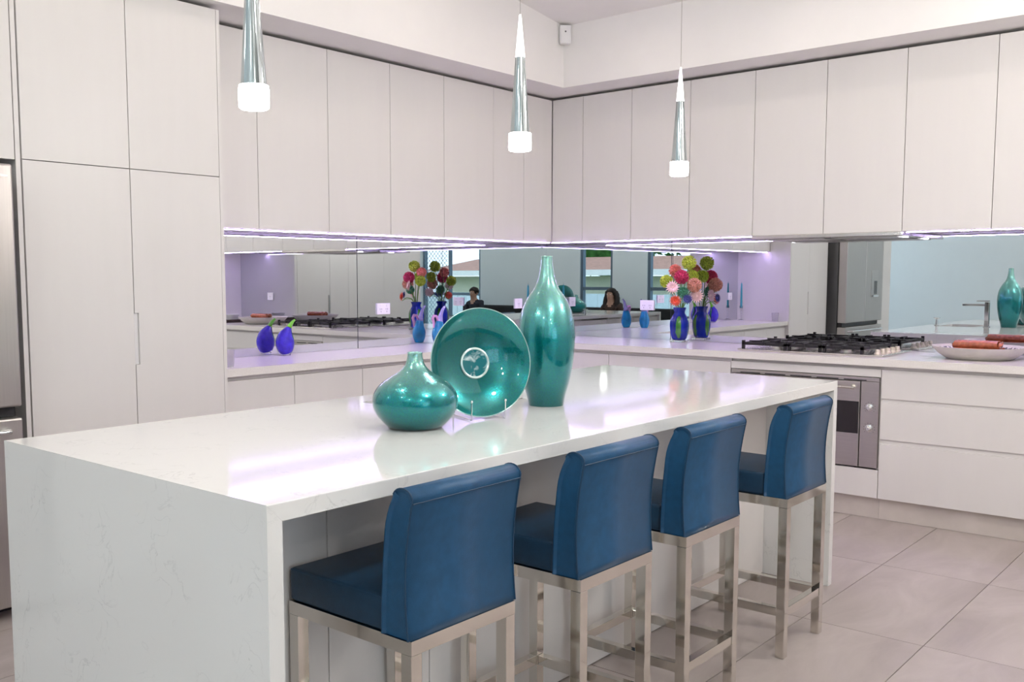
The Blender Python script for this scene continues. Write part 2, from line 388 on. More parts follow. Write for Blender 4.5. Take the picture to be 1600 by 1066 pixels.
# ================================================================== WORKTOP, SPLASHBACK
bm = nb(); B(bm, XP+.002, -DR, -D, -.001, ZC-.04, ZC); B(bm, -DR, -.001, YE+.002, -.001, ZC-.04, ZC)
wt = tag(mk('worktop', bm, 'counter'), 'pale stone L-shaped worktop running along both mirrored walls', 'worktop')
def mirror(name, b, label):
    o = tag(mk(name, b, 'mirror'), label, 'mirror', 'mirror splashback panels'); return o
MZ0, MZ1 = ZC+.001, ZB-.001
mirror('mirror_splashback', box(XP+.002, -1.990, -.006, -.001, MZ0, MZ1), 'grey mirror splashback panel beside the tall pantry, behind the purple glass vase')
mirror('mirror_splashback', box(-1.986, -.0065, -.006, -.001, MZ0, MZ1), 'grey mirror splashback panel between the corner and the first seam, behind the blue glass vase')
mirror('mirror_splashback', box(-.006, -.001, -1.110, -.001, MZ0, MZ1), 'grey mirror splashback panel on the cooking wall next to the corner')
mirror('mirror_splashback', box(-.006, -.001, YE+.002, -1.114, MZ0, MZ1), 'long grey mirror splashback panel behind the gas cooktop and flower vase')

MR = [o for o in COL.objects if o.name.startswith('mirror_splashback')]
mk('edge_joint', box(-1.9898, -1.9862, -.0072, -.001, MZ0, MZ1), 'mirror_edge', MR[0])
mk('edge_joint', box(-.0066, -.001, -1.1138, -1.1102, MZ0, MZ1), 'mirror_edge', MR[2])
# ================================================================== CABINETS
DT = .02; GAP = .0035
def cab_left(x0, x1, joints, label):          # wall cabinet on the left wall
    t = thing('wall_cabinet', label, 'cabinet', ((x0+x1)/2, -U/2, ZB), group='white wall cabinets')
    bm = nb(); B(bm, x0+.001, x1-.001, -U+DT+.002, -.001, ZB+.004, ZT-.012); mk('carcass', bm, 'cabinet', t)
    xs = [x0]+joints+[x1]
    for a, b in zip(xs, xs[1:]): mk('door', box(a+GAP/2, b-GAP/2, -U, -U+DT, ZB, ZT, bev=.0012), 'cabinet', t)
cab_left(XP+.002, -2.505, [-2.986], 'flat white wall cabinet touching the tall pantry, above the purple vase')
cab_left(-2.505, -1.549, [-2.022], 'flat white wall cabinet, second from the tall pantry on the left wall')
cab_left(-1.549, -.731, [-1.061], 'flat white wall cabinet, third from the tall pantry on the left wall')
cab_left(-.731, -UR-.002, [], 'narrow single-door white wall cabinet in the corner of the left wall')
def cab_right(y0, y1, joints, label, hood=False):
    t = thing('wall_cabinet', label, 'cabinet', (-UR/2, (y0+y1)/2, ZB), group='white wall cabinets')
    bm = nb(); B(bm, -UR+DT+.002, -.001, y0+.001, y1-.001, ZB+.004, ZT-.012); mk('carcass', bm, 'cabinet', t)
    ys = [y0]+joints+[y1]
    for a, b in zip(ys, ys[1:]): mk('door', box(-UR, -UR+DT, a+GAP/2, b-GAP/2, ZB, ZT, bev=.0012), 'cabinet', t)
cab_right(-1.014, -U-.002, [-.617], 'flat white wall cabinet on the cooking wall next to the corner')
cab_right(-1.8945, -1.014, [-1.453], 'flat white wall cabinet on the cooking wall above the flower vase')
cab_right(-2.786, -1.8945, [-2.339], 'flat white wall cabinet holding the range hood above the cooktop')
cab_right(-3.69, -2.786, [-3.241], 'flat white wall cabinet right of the range hood, at the picture edge')
cab_right(YE+.002, -3.69, [], 'narrow white wall cabinet at the far end of the cooking wall')
# range hood insert
h = thing('range_hood', 'slim built-in steel range hood under the wall cabinets above the cooktop', 'range hood', (-.2, -2.34, 1.578))
mk('hood_body', box(-UR-.012, -.010, -2.79, -1.895, 1.580, ZB-.001, bev=.002), 'steel_flat', h)
for k in (-2.55, -2.13): mk('filter', box(-.33, -.06, k-.19, k+.19, 1.574, 1.579), 'steel', h)
for k in (-2.74, -1.93): mk('hood_lamp', lathe(nb(), [(0,-.004), (.022,-.004), (.022,0), (0,0)], 20, (-.20, k, 1.5795)), 'hood_lamp', h)
# under-cabinet LED strips
def led(name, b, c, label):
    t = thing('led_strip', label, 'led light', (0,0,0)); t.location = c; ORG[t.name] = Vector(c)
    x0, x1, y0, y1 = b
    mk('channel', box(x0, x1, y0, y1, ZB-.004, ZB+.002), 'steel_flat', t)
    e = .002
    mk('diffuser', box(x0+e, x1-e, y0+e, y1-e, ZB-.007, ZB-.0041), 'led', t)
led('led', (XP+.01, -UR+.01, -U+.024, -U+.042), (-1.8, -.21, ZB), 'lavender LED strip under the wall cabinets of the left wall')
led('led', (-UR+.024, -UR+.042, -1.89, -U+.02), (-.25, -1.0, ZB), 'lavender LED strip under the cabinets between the corner and the range hood')
led('led', (-UR+.024, -UR+.042, YE+.01, -2.80), (-.25, -3.4, ZB), 'lavender LED strip under the cabinets right of the range hood')

# base cabinets, left wall
FY = -D+.03
def base_left(x0, x1, label):
    t = thing('base_cabinet', label, 'cabinet', ((x0+x1)/2, -.28, 0), group='white base cabinets')
    mk('carcass', box(x0+.001, x1-.001, FY+DT+.004, -.001, .123, .858), 'cabinet', t)
    mk('door', box(x0+GAP/2, x1-GAP/2, FY, FY+DT, .123, .836, bev=.0012), 'cabinet', t)
    mk('finger_rail', box(x0+.001, x1-.001, FY+.011, FY+DT+.003, .838, .858), 'cabinet', t)
    mk('kickboard', box(x0+.0005, x1-.0005, FY+.05, FY+.066, .001, .122), 'kick', t)
bl = [XP+.002, -2.913, -2.43, -1.95, -1.47, -.99, -DR+.03-.002]
names = ['white base cabinet against the tall pantry', 'white base cabinet, second from the tall pantry', 'white base cabinet, third from the tall pantry, behind the island',
         'white base cabinet, fourth from the tall pantry, behind the island', 'white base cabinet, fifth from the tall pantry, behind the island', 'white base cabinet in the corner of the left wall']
for a, b, n in zip(bl, bl[1:], names): base_left(a, b, n)
# base cabinets, cooking wall
FX = -DR+.03
def base_right(y0, y1, label, kind):
    t = thing('base_cabinet', label, 'cabinet', (-.34, (y0+y1)/2, 0), group='white base cabinets')
    if kind == 'oven':
        bm = nb(); B(bm, FX+DT+.002, -.001, y0+.001, y0+.018, .123, .858); B(bm, FX+DT+.002, -.001, y1-.018, y1-.001, .123, .858)
        B(bm, FX+DT+.002, -.001, y0+.018, y1-.018, .123, .272); B(bm, FX+DT+.002, -.001, y0+.018, y1-.018, .815, .858); mk('carcass', bm, 'cabinet', t)
        mk('filler_panel', box(FX, FX+DT, y0+GAP/2, y1-GAP/2, .797, .840, bev=.001), 'cabinet', t)
        mk('drawer_front', box(FX, FX+DT, y0+GAP/2, y1-GAP/2, .123, .280, bev=.001), 'cabinet', t)
    else:
        mk('carcass', box(FX+DT+.004, -.001, y0+.001, y1-.001, .123, .858), 'cabinet', t)
        rows = [(.681,.840), (.455,.662), (.123,.430)] if kind == 'drawers' else [(.123,.836)]
        nm = 'drawer_front' if kind == 'drawers' else 'door'
        for c, d in ([(.841,.858), (.6625,.6805), (.4305,.4545)] if kind == 'drawers' else [(.838,.858)]): mk('finger_rail', box(FX+.010, FX+DT+.003, y0+.001, y1-.001, c, d), 'cabinet', t)
        for c, d in rows: mk(nm, box(FX, FX+DT, y0+GAP/2, y1-GAP/2, c, d, bev=.0012), 'cabinet', t)
    mk('kickboard', box(-.639, -.623, y0+.0005, y1-.0005, .001, .122), 'kick', t)
base_right(-1.029, FY-.002, 'white base cabinet on the cooking wall next to the corner', 'door')
base_right(-1.906, -1.029, 'white base cabinet between the corner and the built-in oven', 'door')
base_right(-2.793, -1.906, 'white base cabinet housing the steel oven under the cooktop', 'oven')
base_right(YE+.002, -2.793, 'wide white three-drawer base cabinet right of the oven', 'drawers')
tag(mk('end_panel', box(-.72, -.001, YE-.025, YE, .001, ZS-.002), 'cabinet'), 'tall white end panel closing the cooking wall run', 'panel')

# built-in oven
o0, o1 = -2.788, -1.911
ov = thing('built_in_oven', 'wide stainless steel built-in oven with black glass window and two knobs', 'oven', (FX, -2.35, .284))
mk('oven_body', box(FX+.024, -.10, o0+.022, o1-.022, .286, .792), 'steel_dark', ov)
mk('vent_strip', box(FX-.004, FX+.02, o0+.003, o1-.003, .772, .793, bev=.001), 'steel', ov)
bm = nb()
for k in range(5):
    a = o1-.06-k*.155; B(bm, FX-.0052, FX-.0035, a-.125, a, .7735, .779)
mk('vent_slot', bm, 'black_plastic', ov)
cp = mk('control_panel', box(FX-.004, FX+.02, o0+.003, -2.688, .290, .770, bev=.001), 'steel', ov)
for z in (.626, .510):
    kb = nb(); lathe(kb, [(0,0), (.021,0), (.021,.004), (.014,.006), (.012,.026), (.009,.029), (0,.029)], 24)
    bmesh.ops.rotate(kb, verts=kb.verts, matrix=Matrix.Rotation(R(-90), 3, 'Y')); bmesh.ops.translate(kb, verts=kb.verts, vec=(FX-.0042, -2.738, z))
    mk('knob', kb, 'chrome', cp, True)
    kb = nb()
    for q in range(10):
        a = R(-130+q*29); B(kb, FX-.0046, FX-.004, -2.738+.030*math.sin(a)-.0014, -2.738+.030*math.sin(a)+.0014, z+.030*math.cos(a)-.0014, z+.030*math.cos(a)+.0014)
    mk('dial_mark', kb, 'black_plastic', cp)
dr = mk('oven_door', box(FX-.006, FX+.02, -2.683, o1-.003, .290, .768, bev=.002), 'steel', ov)
mk('oven_window', box(FX-.0075, FX-.0061, -2.679, o1-.007, .475, .655), 'black_glass', dr)
bm = nb(); tube(bm, [(FX-.045, -2.665, .735), (FX-.045, o1-.03, .735)], .008, 12); mk('handle', bm, 'nickel', dr, True)
for y in (-2.645, o1-.05):
    bm = nb(); tube(bm, [(FX-.006, y, .735), (FX-.046, y, .735)], [.016,.010], 12); mk('handle_post', bm, 'nickel', dr, True)

# gas cooktop
hx0, hx1, hy0, hy1 = -.590, -.075, -2.770, -1.905
hb = thing('gas_cooktop', 'stainless steel gas cooktop with black iron trivets set in the worktop', 'cooktop', (-.33, -2.34, ZC))
mk('hob_plate', box(hx0, hx1, hy0, hy1, ZC+.0005, ZC+.010, bev=.003), 'steel_flat', hb)
BR = [(-.20,-2.10,.045), (-.46,-2.10,.036), (-.20,-2.52,.036), (-.46,-2.52,.030), (-.33,-2.31,.060)]
for x, y, r in BR:
    q = mk('burner', lathe(nb(), [(0,0), (r*1.25,0), (r*1.25,.006), (r,.008), (r,.016), (0,.016)], 28, (x, y, ZC+.0102)), 'steel', hb, True)
    mk('burner_cap', lathe(nb(), [(0,0), (r*.9,0), (r*.9,.006), (r*.8,.009), (0,.010)], 28, (x, y, ZC+.0263)), 'black_iron', q, True)
for ya, yb in ((-2.205,-1.925), (-2.415,-2.215), (-2.655,-2.425)):
    bm = nb(); z0, z1 = ZC+.034, ZC+.050; w = .008
    for x in (hx0+.025, -.33, hx1-.025): B(bm, x-w, x+w, ya, yb, z0, z1)
    for y in (ya+w, yb-w): B(bm, hx0+.025, hx1-.025, y-w, y+w, z0, z1)
    for x in (-.20, -.46):
        B(bm, x-w, x+w, ya, ya+.085, z0, z1+.006); B(bm, x-w, x+w, yb-.085, yb, z0, z1+.006)
        ym = (ya+yb)/2; B(bm, x-.12, x-.035, ym-w, ym+w, z0, z1+.006); B(bm, x+.035, x+.12, ym-w, ym+w, z0, z1+.006)
    for x in (hx0+.025, hx1-.025):
        for y in (ya+w, yb-w): B(bm, x-w, x+w, y-w, y+w, ZC+.0102, z1+.012)
    mk('trivet', bm, 'black_iron', hb)
for k in range(5):
    x = -.50+k*.085
    mk('knob', lathe(nb(), [(0,0), (.020,0), (.019,.006), (.015,.008), (.013,.026), (0,.028)], 22, (x, -2.712, ZC+.0102)), 'knob_cream', hb, True)

# ================================================================== TALL PANTRY AND FRIDGE NICHE
xl, xm, xr = -4.3141, -3.8385, -3.372; zsp = 1.829
pt = thing('pantry_cabinet', 'tall flat white pantry cabinet with four doors beside the fridge', 'cabinet', (-3.84, -.28, 0))
mk('carcass', box(xl-.004, xr, -PD+DT+.003, -.001, .10, ZT-.012), 'cabinet_inner', pt)
mk('side_panel', box(xr+.001, XP, -PD+.001, -.001, .001, ZT), 'cabinet', pt)
mk('side_panel', box(-4.338, xl-.005, -PD+.001, -.001, .001, ZT), 'cabinet', pt)
mk('kickboard', box(xl-.004, xr, -PD+.055, -PD+.07, .001, .099), 'kick', pt)
hz0, hz1, hw = .957, 1.19, .022
for a, b in ((xl, xm), (xm, xr)): mk('door', box(a+GAP/2, b-GAP/2, -PD, -PD+DT, zsp+GAP/2, ZT, bev=.001), 'cabinet', pt)
mk('door', box(xl+GAP/2, xm-GAP/2, -PD, -PD+DT, .10, zsp-GAP/2, bev=.001), 'cabinet', pt)
bm = nb(); poly(bm, [(xm+GAP/2, .10), (xr-GAP/2, .10), (xr-GAP/2, zsp-GAP/2), (xm+GAP/2, zsp-GAP/2), (xm+GAP/2, hz1), (xm+hw, hz1), (xm+hw, hz0), (xm+GAP/2, hz0)], 'y', -PD, -PD+DT)
d2 = mk('door', bm, 'cabinet', pt)
mk('handle', box(xm+.004, xm+hw-.001, -PD+.010, -PD+DT, hz0+.001, hz1-.001), 'white_plastic', d2, label='pale recessed finger pull')
oc = thing('overhead_cabinet', 'white overhead cabinet above the fridge', 'cabinet', (-5.0, -.28, zsp))
mk('carcass', box(-5.70, -4.342, -PD+DT+.003, -.001, zsp+.012, ZT-.012), 'cabinet_inner', oc)
for a, b in ((-5.70, -5.02), (-5.02, -4.318)): mk('door', box(a+GAP/2, b-GAP/2, -PD, -PD+DT, zsp-.004, ZT, bev=.001) if b < -4.5 else box(a+GAP/2, b-GAP/2, -PD-.0005, -PD+.0004, zsp-.004, ZT), 'cabinet', oc) if b < -4.5 else mk('door', box(a+GAP/2, -4.342, -PD, -PD+DT, zsp-.004, ZT, bev=.001), 'cabinet', oc)
tag(mk('end_panel', box(-5.735, -5.705, -PD, -.001, .001, ZT), 'cabinet'), 'white end panel on the far side of the fridge', 'panel')
fr = thing('refrigerator', 'stainless steel French-door refrigerator with freezer drawer and water dispenser', 'fridge', (-5.0, -.38, 0))
fx0, fx1, fs = -5.58, -4.432, -5.02
mk('fridge_body', box(fx0+.004, fx1-.004, -.645, -.03, .03, 1.775), 'steel_dark', fr)
mk('fridge_foot', box(fx0+.02, fx1-.02, -.62, -.06, .001, .03), 'black_plastic', fr)
dR = mk('fridge_door', box(fs+.003, fx1, -.745, -.650, .845, 1.785, bev=.008), 'fridge_door', fr)
dL = mk('fridge_door', box(fx0, fs-.003, -.745, -.650, .845, 1.785, bev=.008), 'fridge_door', fr)
fd = mk('freezer_drawer', box(fx0, fx1, -.745, -.650, .05, .80, bev=.008), 'fridge_door', fr)
mk('door_gap', box(fx0+.01, fx1-.01, -.70, -.651, .802, .843), 'black_plastic', fr)
mk('dispenser', box(fx0+.17, fx0+.38, -.7485, -.7455, 1.12, 1.42, bev=.001), 'steel', dL)
mk('dispenser_recess', box(fx0+.20, fx0+.30, -.7495, -.7486, 1.15, 1.30), 'black_glass', dL)
mk('dispenser_tray', box(fx0+.19, fx0+.36, -.765, -.749, 1.12, 1.14), 'chrome', dL)
bm = nb(); tube(bm, [(fx0+.12, -.746, .755), (fx0+.13, -.79, .755), (fx0+.2, -.80, .755), (fx1-.2, -.80, .755), (fx1-.07, -.79, .755), (fx1-.06, -.746, .755)], .011, 10); mk('handle', bm, 'chrome', fd, True)
# fridge badge: small pale lettering plate
mk('badge', box(fx1-.09, fx1-.02, -.7475, -.7455, 1.735, 1.745), 'chrome', dR)

LBL = ['nearest the sitting area', 'second from the sitting area', 'third from the sitting area', 'fourth from the sitting area', 'second from the cooking wall', 'next to the cooking wall']
for (t_, a_, b_), w_ in zip(TALL, LBL):
    ORG[t_.name] = Vector(t_.location); tag(t_, 'flush white tall cupboard behind the bar stools, '+w_, 'cupboard', 'tall cupboards behind the bar stools')
    mk('carcass', box(a_+.001, b_-.001, PYW-.598, PYW-.024, .10, 2.80), 'cabinet', t_)
    mk('kickboard', box(a_+.001, b_-.001, PYW-.10, PYW-.085, .001, .099), 'kick', t_)
    d_ = mk('door', box(a_+GAP/2, b_-GAP/2, PYW-.02, PYW, .10, 2.80, bev=.001), 'cabinet', t_)
    if -2.2 < a_ < -2.0: mk('handle', box(a_+.008, a_+.032, PYW+.0002, PYW+.008, .895, 1.125), 'steel', d_)
# ================================================================== ISLAND
SX0, SX1, SY0, SY1 = -3.77, -3.27, -2.30, -1.99
it = thing('island_benchtop', 'white veined quartz island top with waterfall ends', 'benchtop', (-3.46, -2.44, 0))
bm = nb(); z0, z1 = ZC-IT, ZC
def ring(outer, inner):
    (a, b, c, d), (e, f, g, h) = outer, inner
    V = {}
    for z in (z0, z1):
        m_ = IT if z == z0 else 0
        for i, (x, y) in enumerate(((a+m_,c), (b-m_,c), (b-m_,d), (a+m_,d), (e,g), (f,g), (f,h), (e,h))): V[i, z] = bm.verts.new((x, y, z))
    for z in (z0, z1):
        for i in range(4): bm.faces.new([V[i,z], V[(i+1)%4,z], V[4+(i+1)%4,z], V[4+i,z]])
    for i in range(4):
        bm.faces.new([V[i,z0], V[(i+1)%4,z0], V[(i+1)%4,z1], V[i,z1]]); bm.faces.new([V[4+i,z0], V[4+(i+1)%4,z0], V[4+(i+1)%4,z1], V[4+i,z1]])
    bm.normal_update()
    es = [e_ for e_ in bm.edges if all(abs(v.co.z-z1) < 1e-6 for v in e_.verts) and abs(e_.link_faces[0].normal.dot(e_.link_faces[1].normal)) < .5]
    es = [e_ for e_ in es if abs(e_.verts[0].co.y-e_.verts[1].co.y) < 1e-4]; bmesh.ops.bevel(bm, geom=es, offset=.0020, segments=2, profile=.5, affect='EDGES')
ring((IX0, IX1, IY0, IY1), (SX0, SX1, SY0, SY1)); mk('top_slab', bm, 'quartz', it)
mk('waterfall_end', poly(nb(), [(IX0,.001), (IX0+IT,.001), (IX0+IT,z0-.0003), (IX0,z1-.0003)], 'y', IY0, IY1), 'quartz', it)
mk('waterfall_end', poly(nb(), [(IX1,.001), (IX1-IT,.001), (IX1-IT,z0-.0003), (IX1,z1-.0003)], 'y', IY0, IY1), 'quartz', it)
ic = thing('island_cabinet', 'white panelled cabinet under the island top', 'cabinet', (-3.46, -2.3, 0))
PY = -2.728; ia, ib = IX0+IT+.001, IX1-IT-.001
bm = nb(); B(bm, ia, SX0-.03, PY+.02, IY1-.05, .10, z0-.001); B(bm, SX1+.03, ib, PY+.02, IY1-.05, .10, z0-.001)
B(bm, SX0-.03, SX1+.03, PY+.02, IY1-.05, .10, .60); B(bm, SX0-.03, SX1+.03, PY+.02, SY0-.03, .60, z0-.001)
mk('carcass', bm, 'cabinet', ic)
n = 8; pw = (ib-ia)/n
for k in range(n): mk('panel', box(ia+k*pw+.0015, ia+(k+1)*pw-.0015, PY, PY+.018, .003, z0-.002, bev=.001), 'cabinet', ic)
for k in range(5): w = (ib-ia)/5; mk('door', box(ia+k*w+.002, ia+(k+1)*w-.002, IY1-.048, IY1-.030, .12, z0-.02, bev=.001), 'cabinet', ic)
mk('kickboard', box(ia, ib, IY1-.12, IY1-.105, .001, .099), 'kick', ic)
# sink, tap, soap pump
sk = thing('sink', 'undermount stainless steel sink in the island top', 'sink', ((SX0+SX1)/2, (SY0+SY1)/2, .64))
bm = nb(); t_ = .004; a, b, c, d = SX0-.006, SX1+.006, SY0-.006, SY1+.006; zz = z0-.0008
B(bm, a, b, c, d, .66, .664); B(bm, a, a+t_, c, d, .664, zz); B(bm, b-t_, b, c, d, .664, zz); B(bm, a+t_, b-t_, c, c+t_, .664, zz); B(bm, a+t_, b-t_, d-t_, d, .664, zz)
mk('bowl', bm, 'steel', sk); mk('drain', lathe(nb(), [(0,0), (.04,0), (.04,.003), (0,.003)], 24, ((SX0+SX1)/2, (SY0+SY1)/2, .6642)), 'chrome', sk)
tp = thing('kitchen_tap', 'square chrome mixer tap behind the teal plate', 'tap', (-3.36, -2.375, ZC))
mk('base_plate', box(-3.385, -3.335, -2.40, -2.35, ZC+.0005, ZC+.006, bev=.001), 'chrome', tp)
mk('column', box(-3.378, -3.342, -2.393, -2.357, ZC+.0062, ZC+.222, bev=.003), 'chrome', tp)
mk('spout', box(-3.378, -3.342, -2.356, -2.175, ZC+.185, ZC+.205, bev=.003), 'chrome', tp)
mk('lever', box(-3.374, -3.346, -2.393, -2.29, ZC+.226, ZC+.236, bev=.002), 'chrome', tp)
sp = thing('soap_pump', 'small chrome soap pump beside the island sink', 'soap pump', (-3.40, -1.955, ZC))
mk('pump_body', lathe(nb(), [(0,0), (.022,0), (.022,.004), (.012,.008), (.010,.055), (0,.056)], 20, (-3.40, -1.950, ZC+.0005)), 'chrome', sp, True)
mk('pump_head', lathe(nb(), [(0,0), (.012,0), (.030,.012), (.030,.016), (0,.018)], 20, (-3.40, -1.950, ZC+.057)), 'chrome', sp, True)

# ================================================================== TEAL WARE
def vase(name, loc, prof, m, label):
    t = thing(name, label, 'vase', loc)
    top = prof[-1]
    full = prof+[(top[0]-.003, top[1]+.0005), (top[0]-.006, top[1]-.012), (max(.004, top[0]-.010), top[1]-.05)]
    bm = nb(); lathe(bm, [(0,0)]+[(r, z) for r, z in [(max(0,q.x), q.y) for q in crom([(r, z, 0) for r, z in full], 6)]], 72)
    mk('body', bm, m, t, True, local=True)
    mk('mouth', lathe(nb(), [(0,top[1]-.030), (top[0]-.0075, top[1]-.030), (top[0]-.0075, top[1]-.028), (0, top[1]-.028)], 32), 'black_plastic', t, local=True)
    return t
k = 1/446.
tallp = [(27.5,0), (30,14), (36.5,37), (42,68), (44.6,100), (44.2,118), (41.5,137), (36.5,153), (28.5,168), (18.5,182), (13,196), (10.2,212), (8.8,226), (8.8,230)]
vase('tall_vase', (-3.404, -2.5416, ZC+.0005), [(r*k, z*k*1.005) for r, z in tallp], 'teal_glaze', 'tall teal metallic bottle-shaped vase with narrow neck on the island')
k = 1/523.
shortp = [(36,0), (44,3), (57,16), (65,30), (66.8,43), (64,56), (54,70), (38,81), (24,90), (15.5,100), (12.3,110), (11.6,117), (12.0,119)]
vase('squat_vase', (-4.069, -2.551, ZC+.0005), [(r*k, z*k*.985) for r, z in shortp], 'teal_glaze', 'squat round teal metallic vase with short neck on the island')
# dish on wire easel
DN = Vector((math.cos(R(245))*math.cos(R(7)), math.sin(R(245))*math.cos(R(7)), math.sin(R(7))))
q = DN.to_track_quat('Z', 'Y'); DR_ = .173
DC = Vector((-3.799, -2.582, 1.079))
dsh = thing('display_dish', 'round teal metallic dish propped upright between the two teal vases', 'dish', DC, q.to_euler())
prof = [(0,-.057), (.045,-.056), (.10,-.044), (.143,-.024), (.1705,-.001)]
out = [(.1725,-.003), (.146,-.029), (.10,-.050), (.05,-.062), (0,-.062)]
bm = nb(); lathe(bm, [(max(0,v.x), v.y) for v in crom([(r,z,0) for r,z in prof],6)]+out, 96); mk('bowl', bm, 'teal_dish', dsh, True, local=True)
bm = nb(); tube(bm, [(math.cos(a)*.1720, math.sin(a)*.1720, -.001) for a in [2*math.pi*i/96 for i in range(97)]], .0017, 8, cap=False); mk('rim', bm, 'rim_metal', dsh, True, local=True, label='thin pale silver rim')
bm = nb(); tube(bm, [(math.cos(a)*.047, math.sin(a)*.047, -.054) for a in [2*math.pi*i/64 for i in range(65)]], .0042, 8, cap=False); mk('centre_ring', bm, 'dish_rim', dsh, True, local=True, label='pale ring at the dish centre')
mk('medallion', lathe(nb(), [(0,-.0555), (.030,-.0553), (.043,-.0540), (.043,-.0542), (0,-.0562)], 48), 'medallion', dsh, True, local=True, label='teal centre with white highlights painted in')
es = thing('plate_easel', 'small chrome wire easel holding the teal dish', 'plate stand', (DC.x, DC.y, ZC))
h_ = Vector((DN.x, DN.y, 0)).normalized(); s_ = Vector((-h_.y, h_.x, 0)); base = Vector((DC.x, DC.y, ZC))
for sg in (-1, 1):
    w = s_*sg*.058
    bm = nb(); P0 = base+w
    lowf = h_*.052; tube(bm, [P0+lowf+Vector((0,0,.060)), P0+lowf+Vector((0,0,.003)), P0+h_*.02+Vector((0,0,.004)), P0-h_*.10+Vector((0,0,.003)), P0-h_*.095+Vector((0,0,.05)), P0-h_*.10+Vector((0,0,.20))], .0022, 8)
    mk('wire_leg', bm, 'chrome', es, True)
    mk('tip', sphere(nb(), P0+lowf+Vector((0,0,.062)), .0048, 2), 'chrome', es, True)
bm = nb(); tube(bm, [base-h_*.10+s_*.058+Vector((0,0,.199)), base-h_*.10-s_*.058+Vector((0,0,.199))], .002, 8); mk('cross_wire', bm, 'chrome', es, True)

# ================================================================== BAR STOOLS (local: rear-left leg corner at x=-w/2, rear at y=0, island towards +y)
def make_stool():
    w, d, H = .352, .412, .575; t = .032
    r = thing('bar_stool', '', 'bar stool')
    fr = mk('seat_frame', B(B(B(B(nb(), -w/2, w/2, 0, t*.7, H-t, H), -w/2, w/2, d-t*.7, d, H-t, H), -w/2, -w/2+t*.7, t*.7, d-t*.7, H-t, H), w/2-t*.7, w/2, t*.7, d-t*.7, H-t, H), 'nickel', r, local=True)
    for sx in (-1, 1):
        for y0 in (0, d-t):
            x0 = -w/2 if sx < 0 else w/2-t
            mk('leg', box(x0, x0+t, y0, y0+t, .001, H-t-.0005, bev=.001), 'nickel', r, local=True)
    z0, z1 = .150, .180; e = .026
    for y0 in (.003, d-.003-e): mk('footrest_rail', box(-w/2+t+.0005, w/2-t-.0005, y0, y0+e, z0, z1, bev=.001), 'nickel', r, local=True)
    for x0 in (-w/2+.003, w/2-.003-e): mk('footrest_rail', box(x0, x0+e, t+.0005, d-t-.0005, z0, z1, bev=.001), 'nickel', r, local=True)
    # upholstered seat
    bm = nb(); B(bm, -w/2+.001, w/2-.001, .088, d-.001, H+.001, H+.082)
    bmesh.ops.bevel(bm, geom=list(bm.edges), offset=.010, segments=3, profile=.5, affect='EDGES'); st = mk('seat', bm, 'leather_shaded', r, True, local=True)
    bm = nb(); z = H+.077; tube(bm, [(-w/2+.004, .092, z), (-w/2+.004, d-.006, z), (w/2-.004, d-.006, z), (w/2-.004, .092, z)], .0020, 6); mk('seam', bm, 'stitch', st, True, local=True)
    # back: curved slab, top flaring gently backwards and rounded over
    zb, zt = H+.001, .905
    prof = []
    N = 16
    def rear(u): return .004-.012*math.sin(math.pi*min(1,u*1.0))*0 + (.010*math.sin(math.pi*u) - .016*u*u)
    def front(u): return .086-.004*u-.020*u*u-(.016*max(0,(u-.75)/.25)**2)
    for i in range(N+1):
        u = i/N; prof.append((rear(u), zb+(zt-.022-zb)*u))
    y0, y1 = rear(1), front(1); yc, rr = (y0+y1)/2, (y1-y0)/2
    for i in range(1, 10):
        a = math.pi-math.pi*i/10; prof.append((yc+rr*math.cos(a), zt-.022+.022*math.sin(a)))
    for i in range(N, -1, -1):
        u = i/N; prof.append((front(u), zb+(zt-.022-zb)*u))
    bm = nb(); xs_ = [(-w/2+.002, .986), (-w/2+.0, 1.0)]
    sect = []
    for x, inset in ((-w/2-.001, .010), (-w/2-.006, .004), (-w/2-.007, 0), (w/2+.007, 0), (w/2+.006, .004), (w/2+.001, .010)):
        cy_ = sum(p[0] for p in prof)/len(prof); 
        sect.append([bm.verts.new((x, p[0]+(inset if p[0] < cy_ else -inset), p[1]-(inset if p[1] > zt-.03 else 0))) for p in prof])
    for A, Bq in zip(sect, sect[1:]):
        for k in range(len(A)): bm.faces.new((A[k], A[(k+1)%len(A)], Bq[(k+1)%len(A)], Bq[k]))
    bm.faces.new(sect[0]); bm.faces.new(sect[-1][::-1])
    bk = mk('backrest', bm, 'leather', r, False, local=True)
    for p in bk.data.polygons: p.use_smooth = len(p.vertices) == 4
    for sx in (-1, 1):
        bm = nb(); tube(bm, [(sx*(w/2+.0060), p[0]+.0012*(1 if p[0] > .03 else -1)*0, p[1]) for p in prof[:N+10]], .0020, 6); mk('seam', bm, 'stitch', bk, True, local=True)
    bm = nb(); z = zt-.030; tube(bm, [(-w/2-.005, rear(1.0)-.0005, z), (w/2+.005, rear(1.0)-.0005, z)], .0016, 6); mk('seam', bm, 'stitch', bk, True, local=True)
    return r
st0 = make_stool()
spots = [(-4.700, -3.154, 'blue leather bar stool nearest the camera, first from the left'), (-4.118, -3.186, 'blue leather bar stool second from the left at the island'),
         (-3.574, -3.190, 'blue leather bar stool third from the left at the island'), (-2.904, -3.216, 'blue leather bar stool farthest right, beside the waterfall end')]
for i, (x, y, lb) in enumerate(spots):
    s = st0 if i == 0 else copy_tree(st0)
    s.location = (x+.176, y, 0); s['label'] = lb; s['group'] = 'blue bar stools along the island'

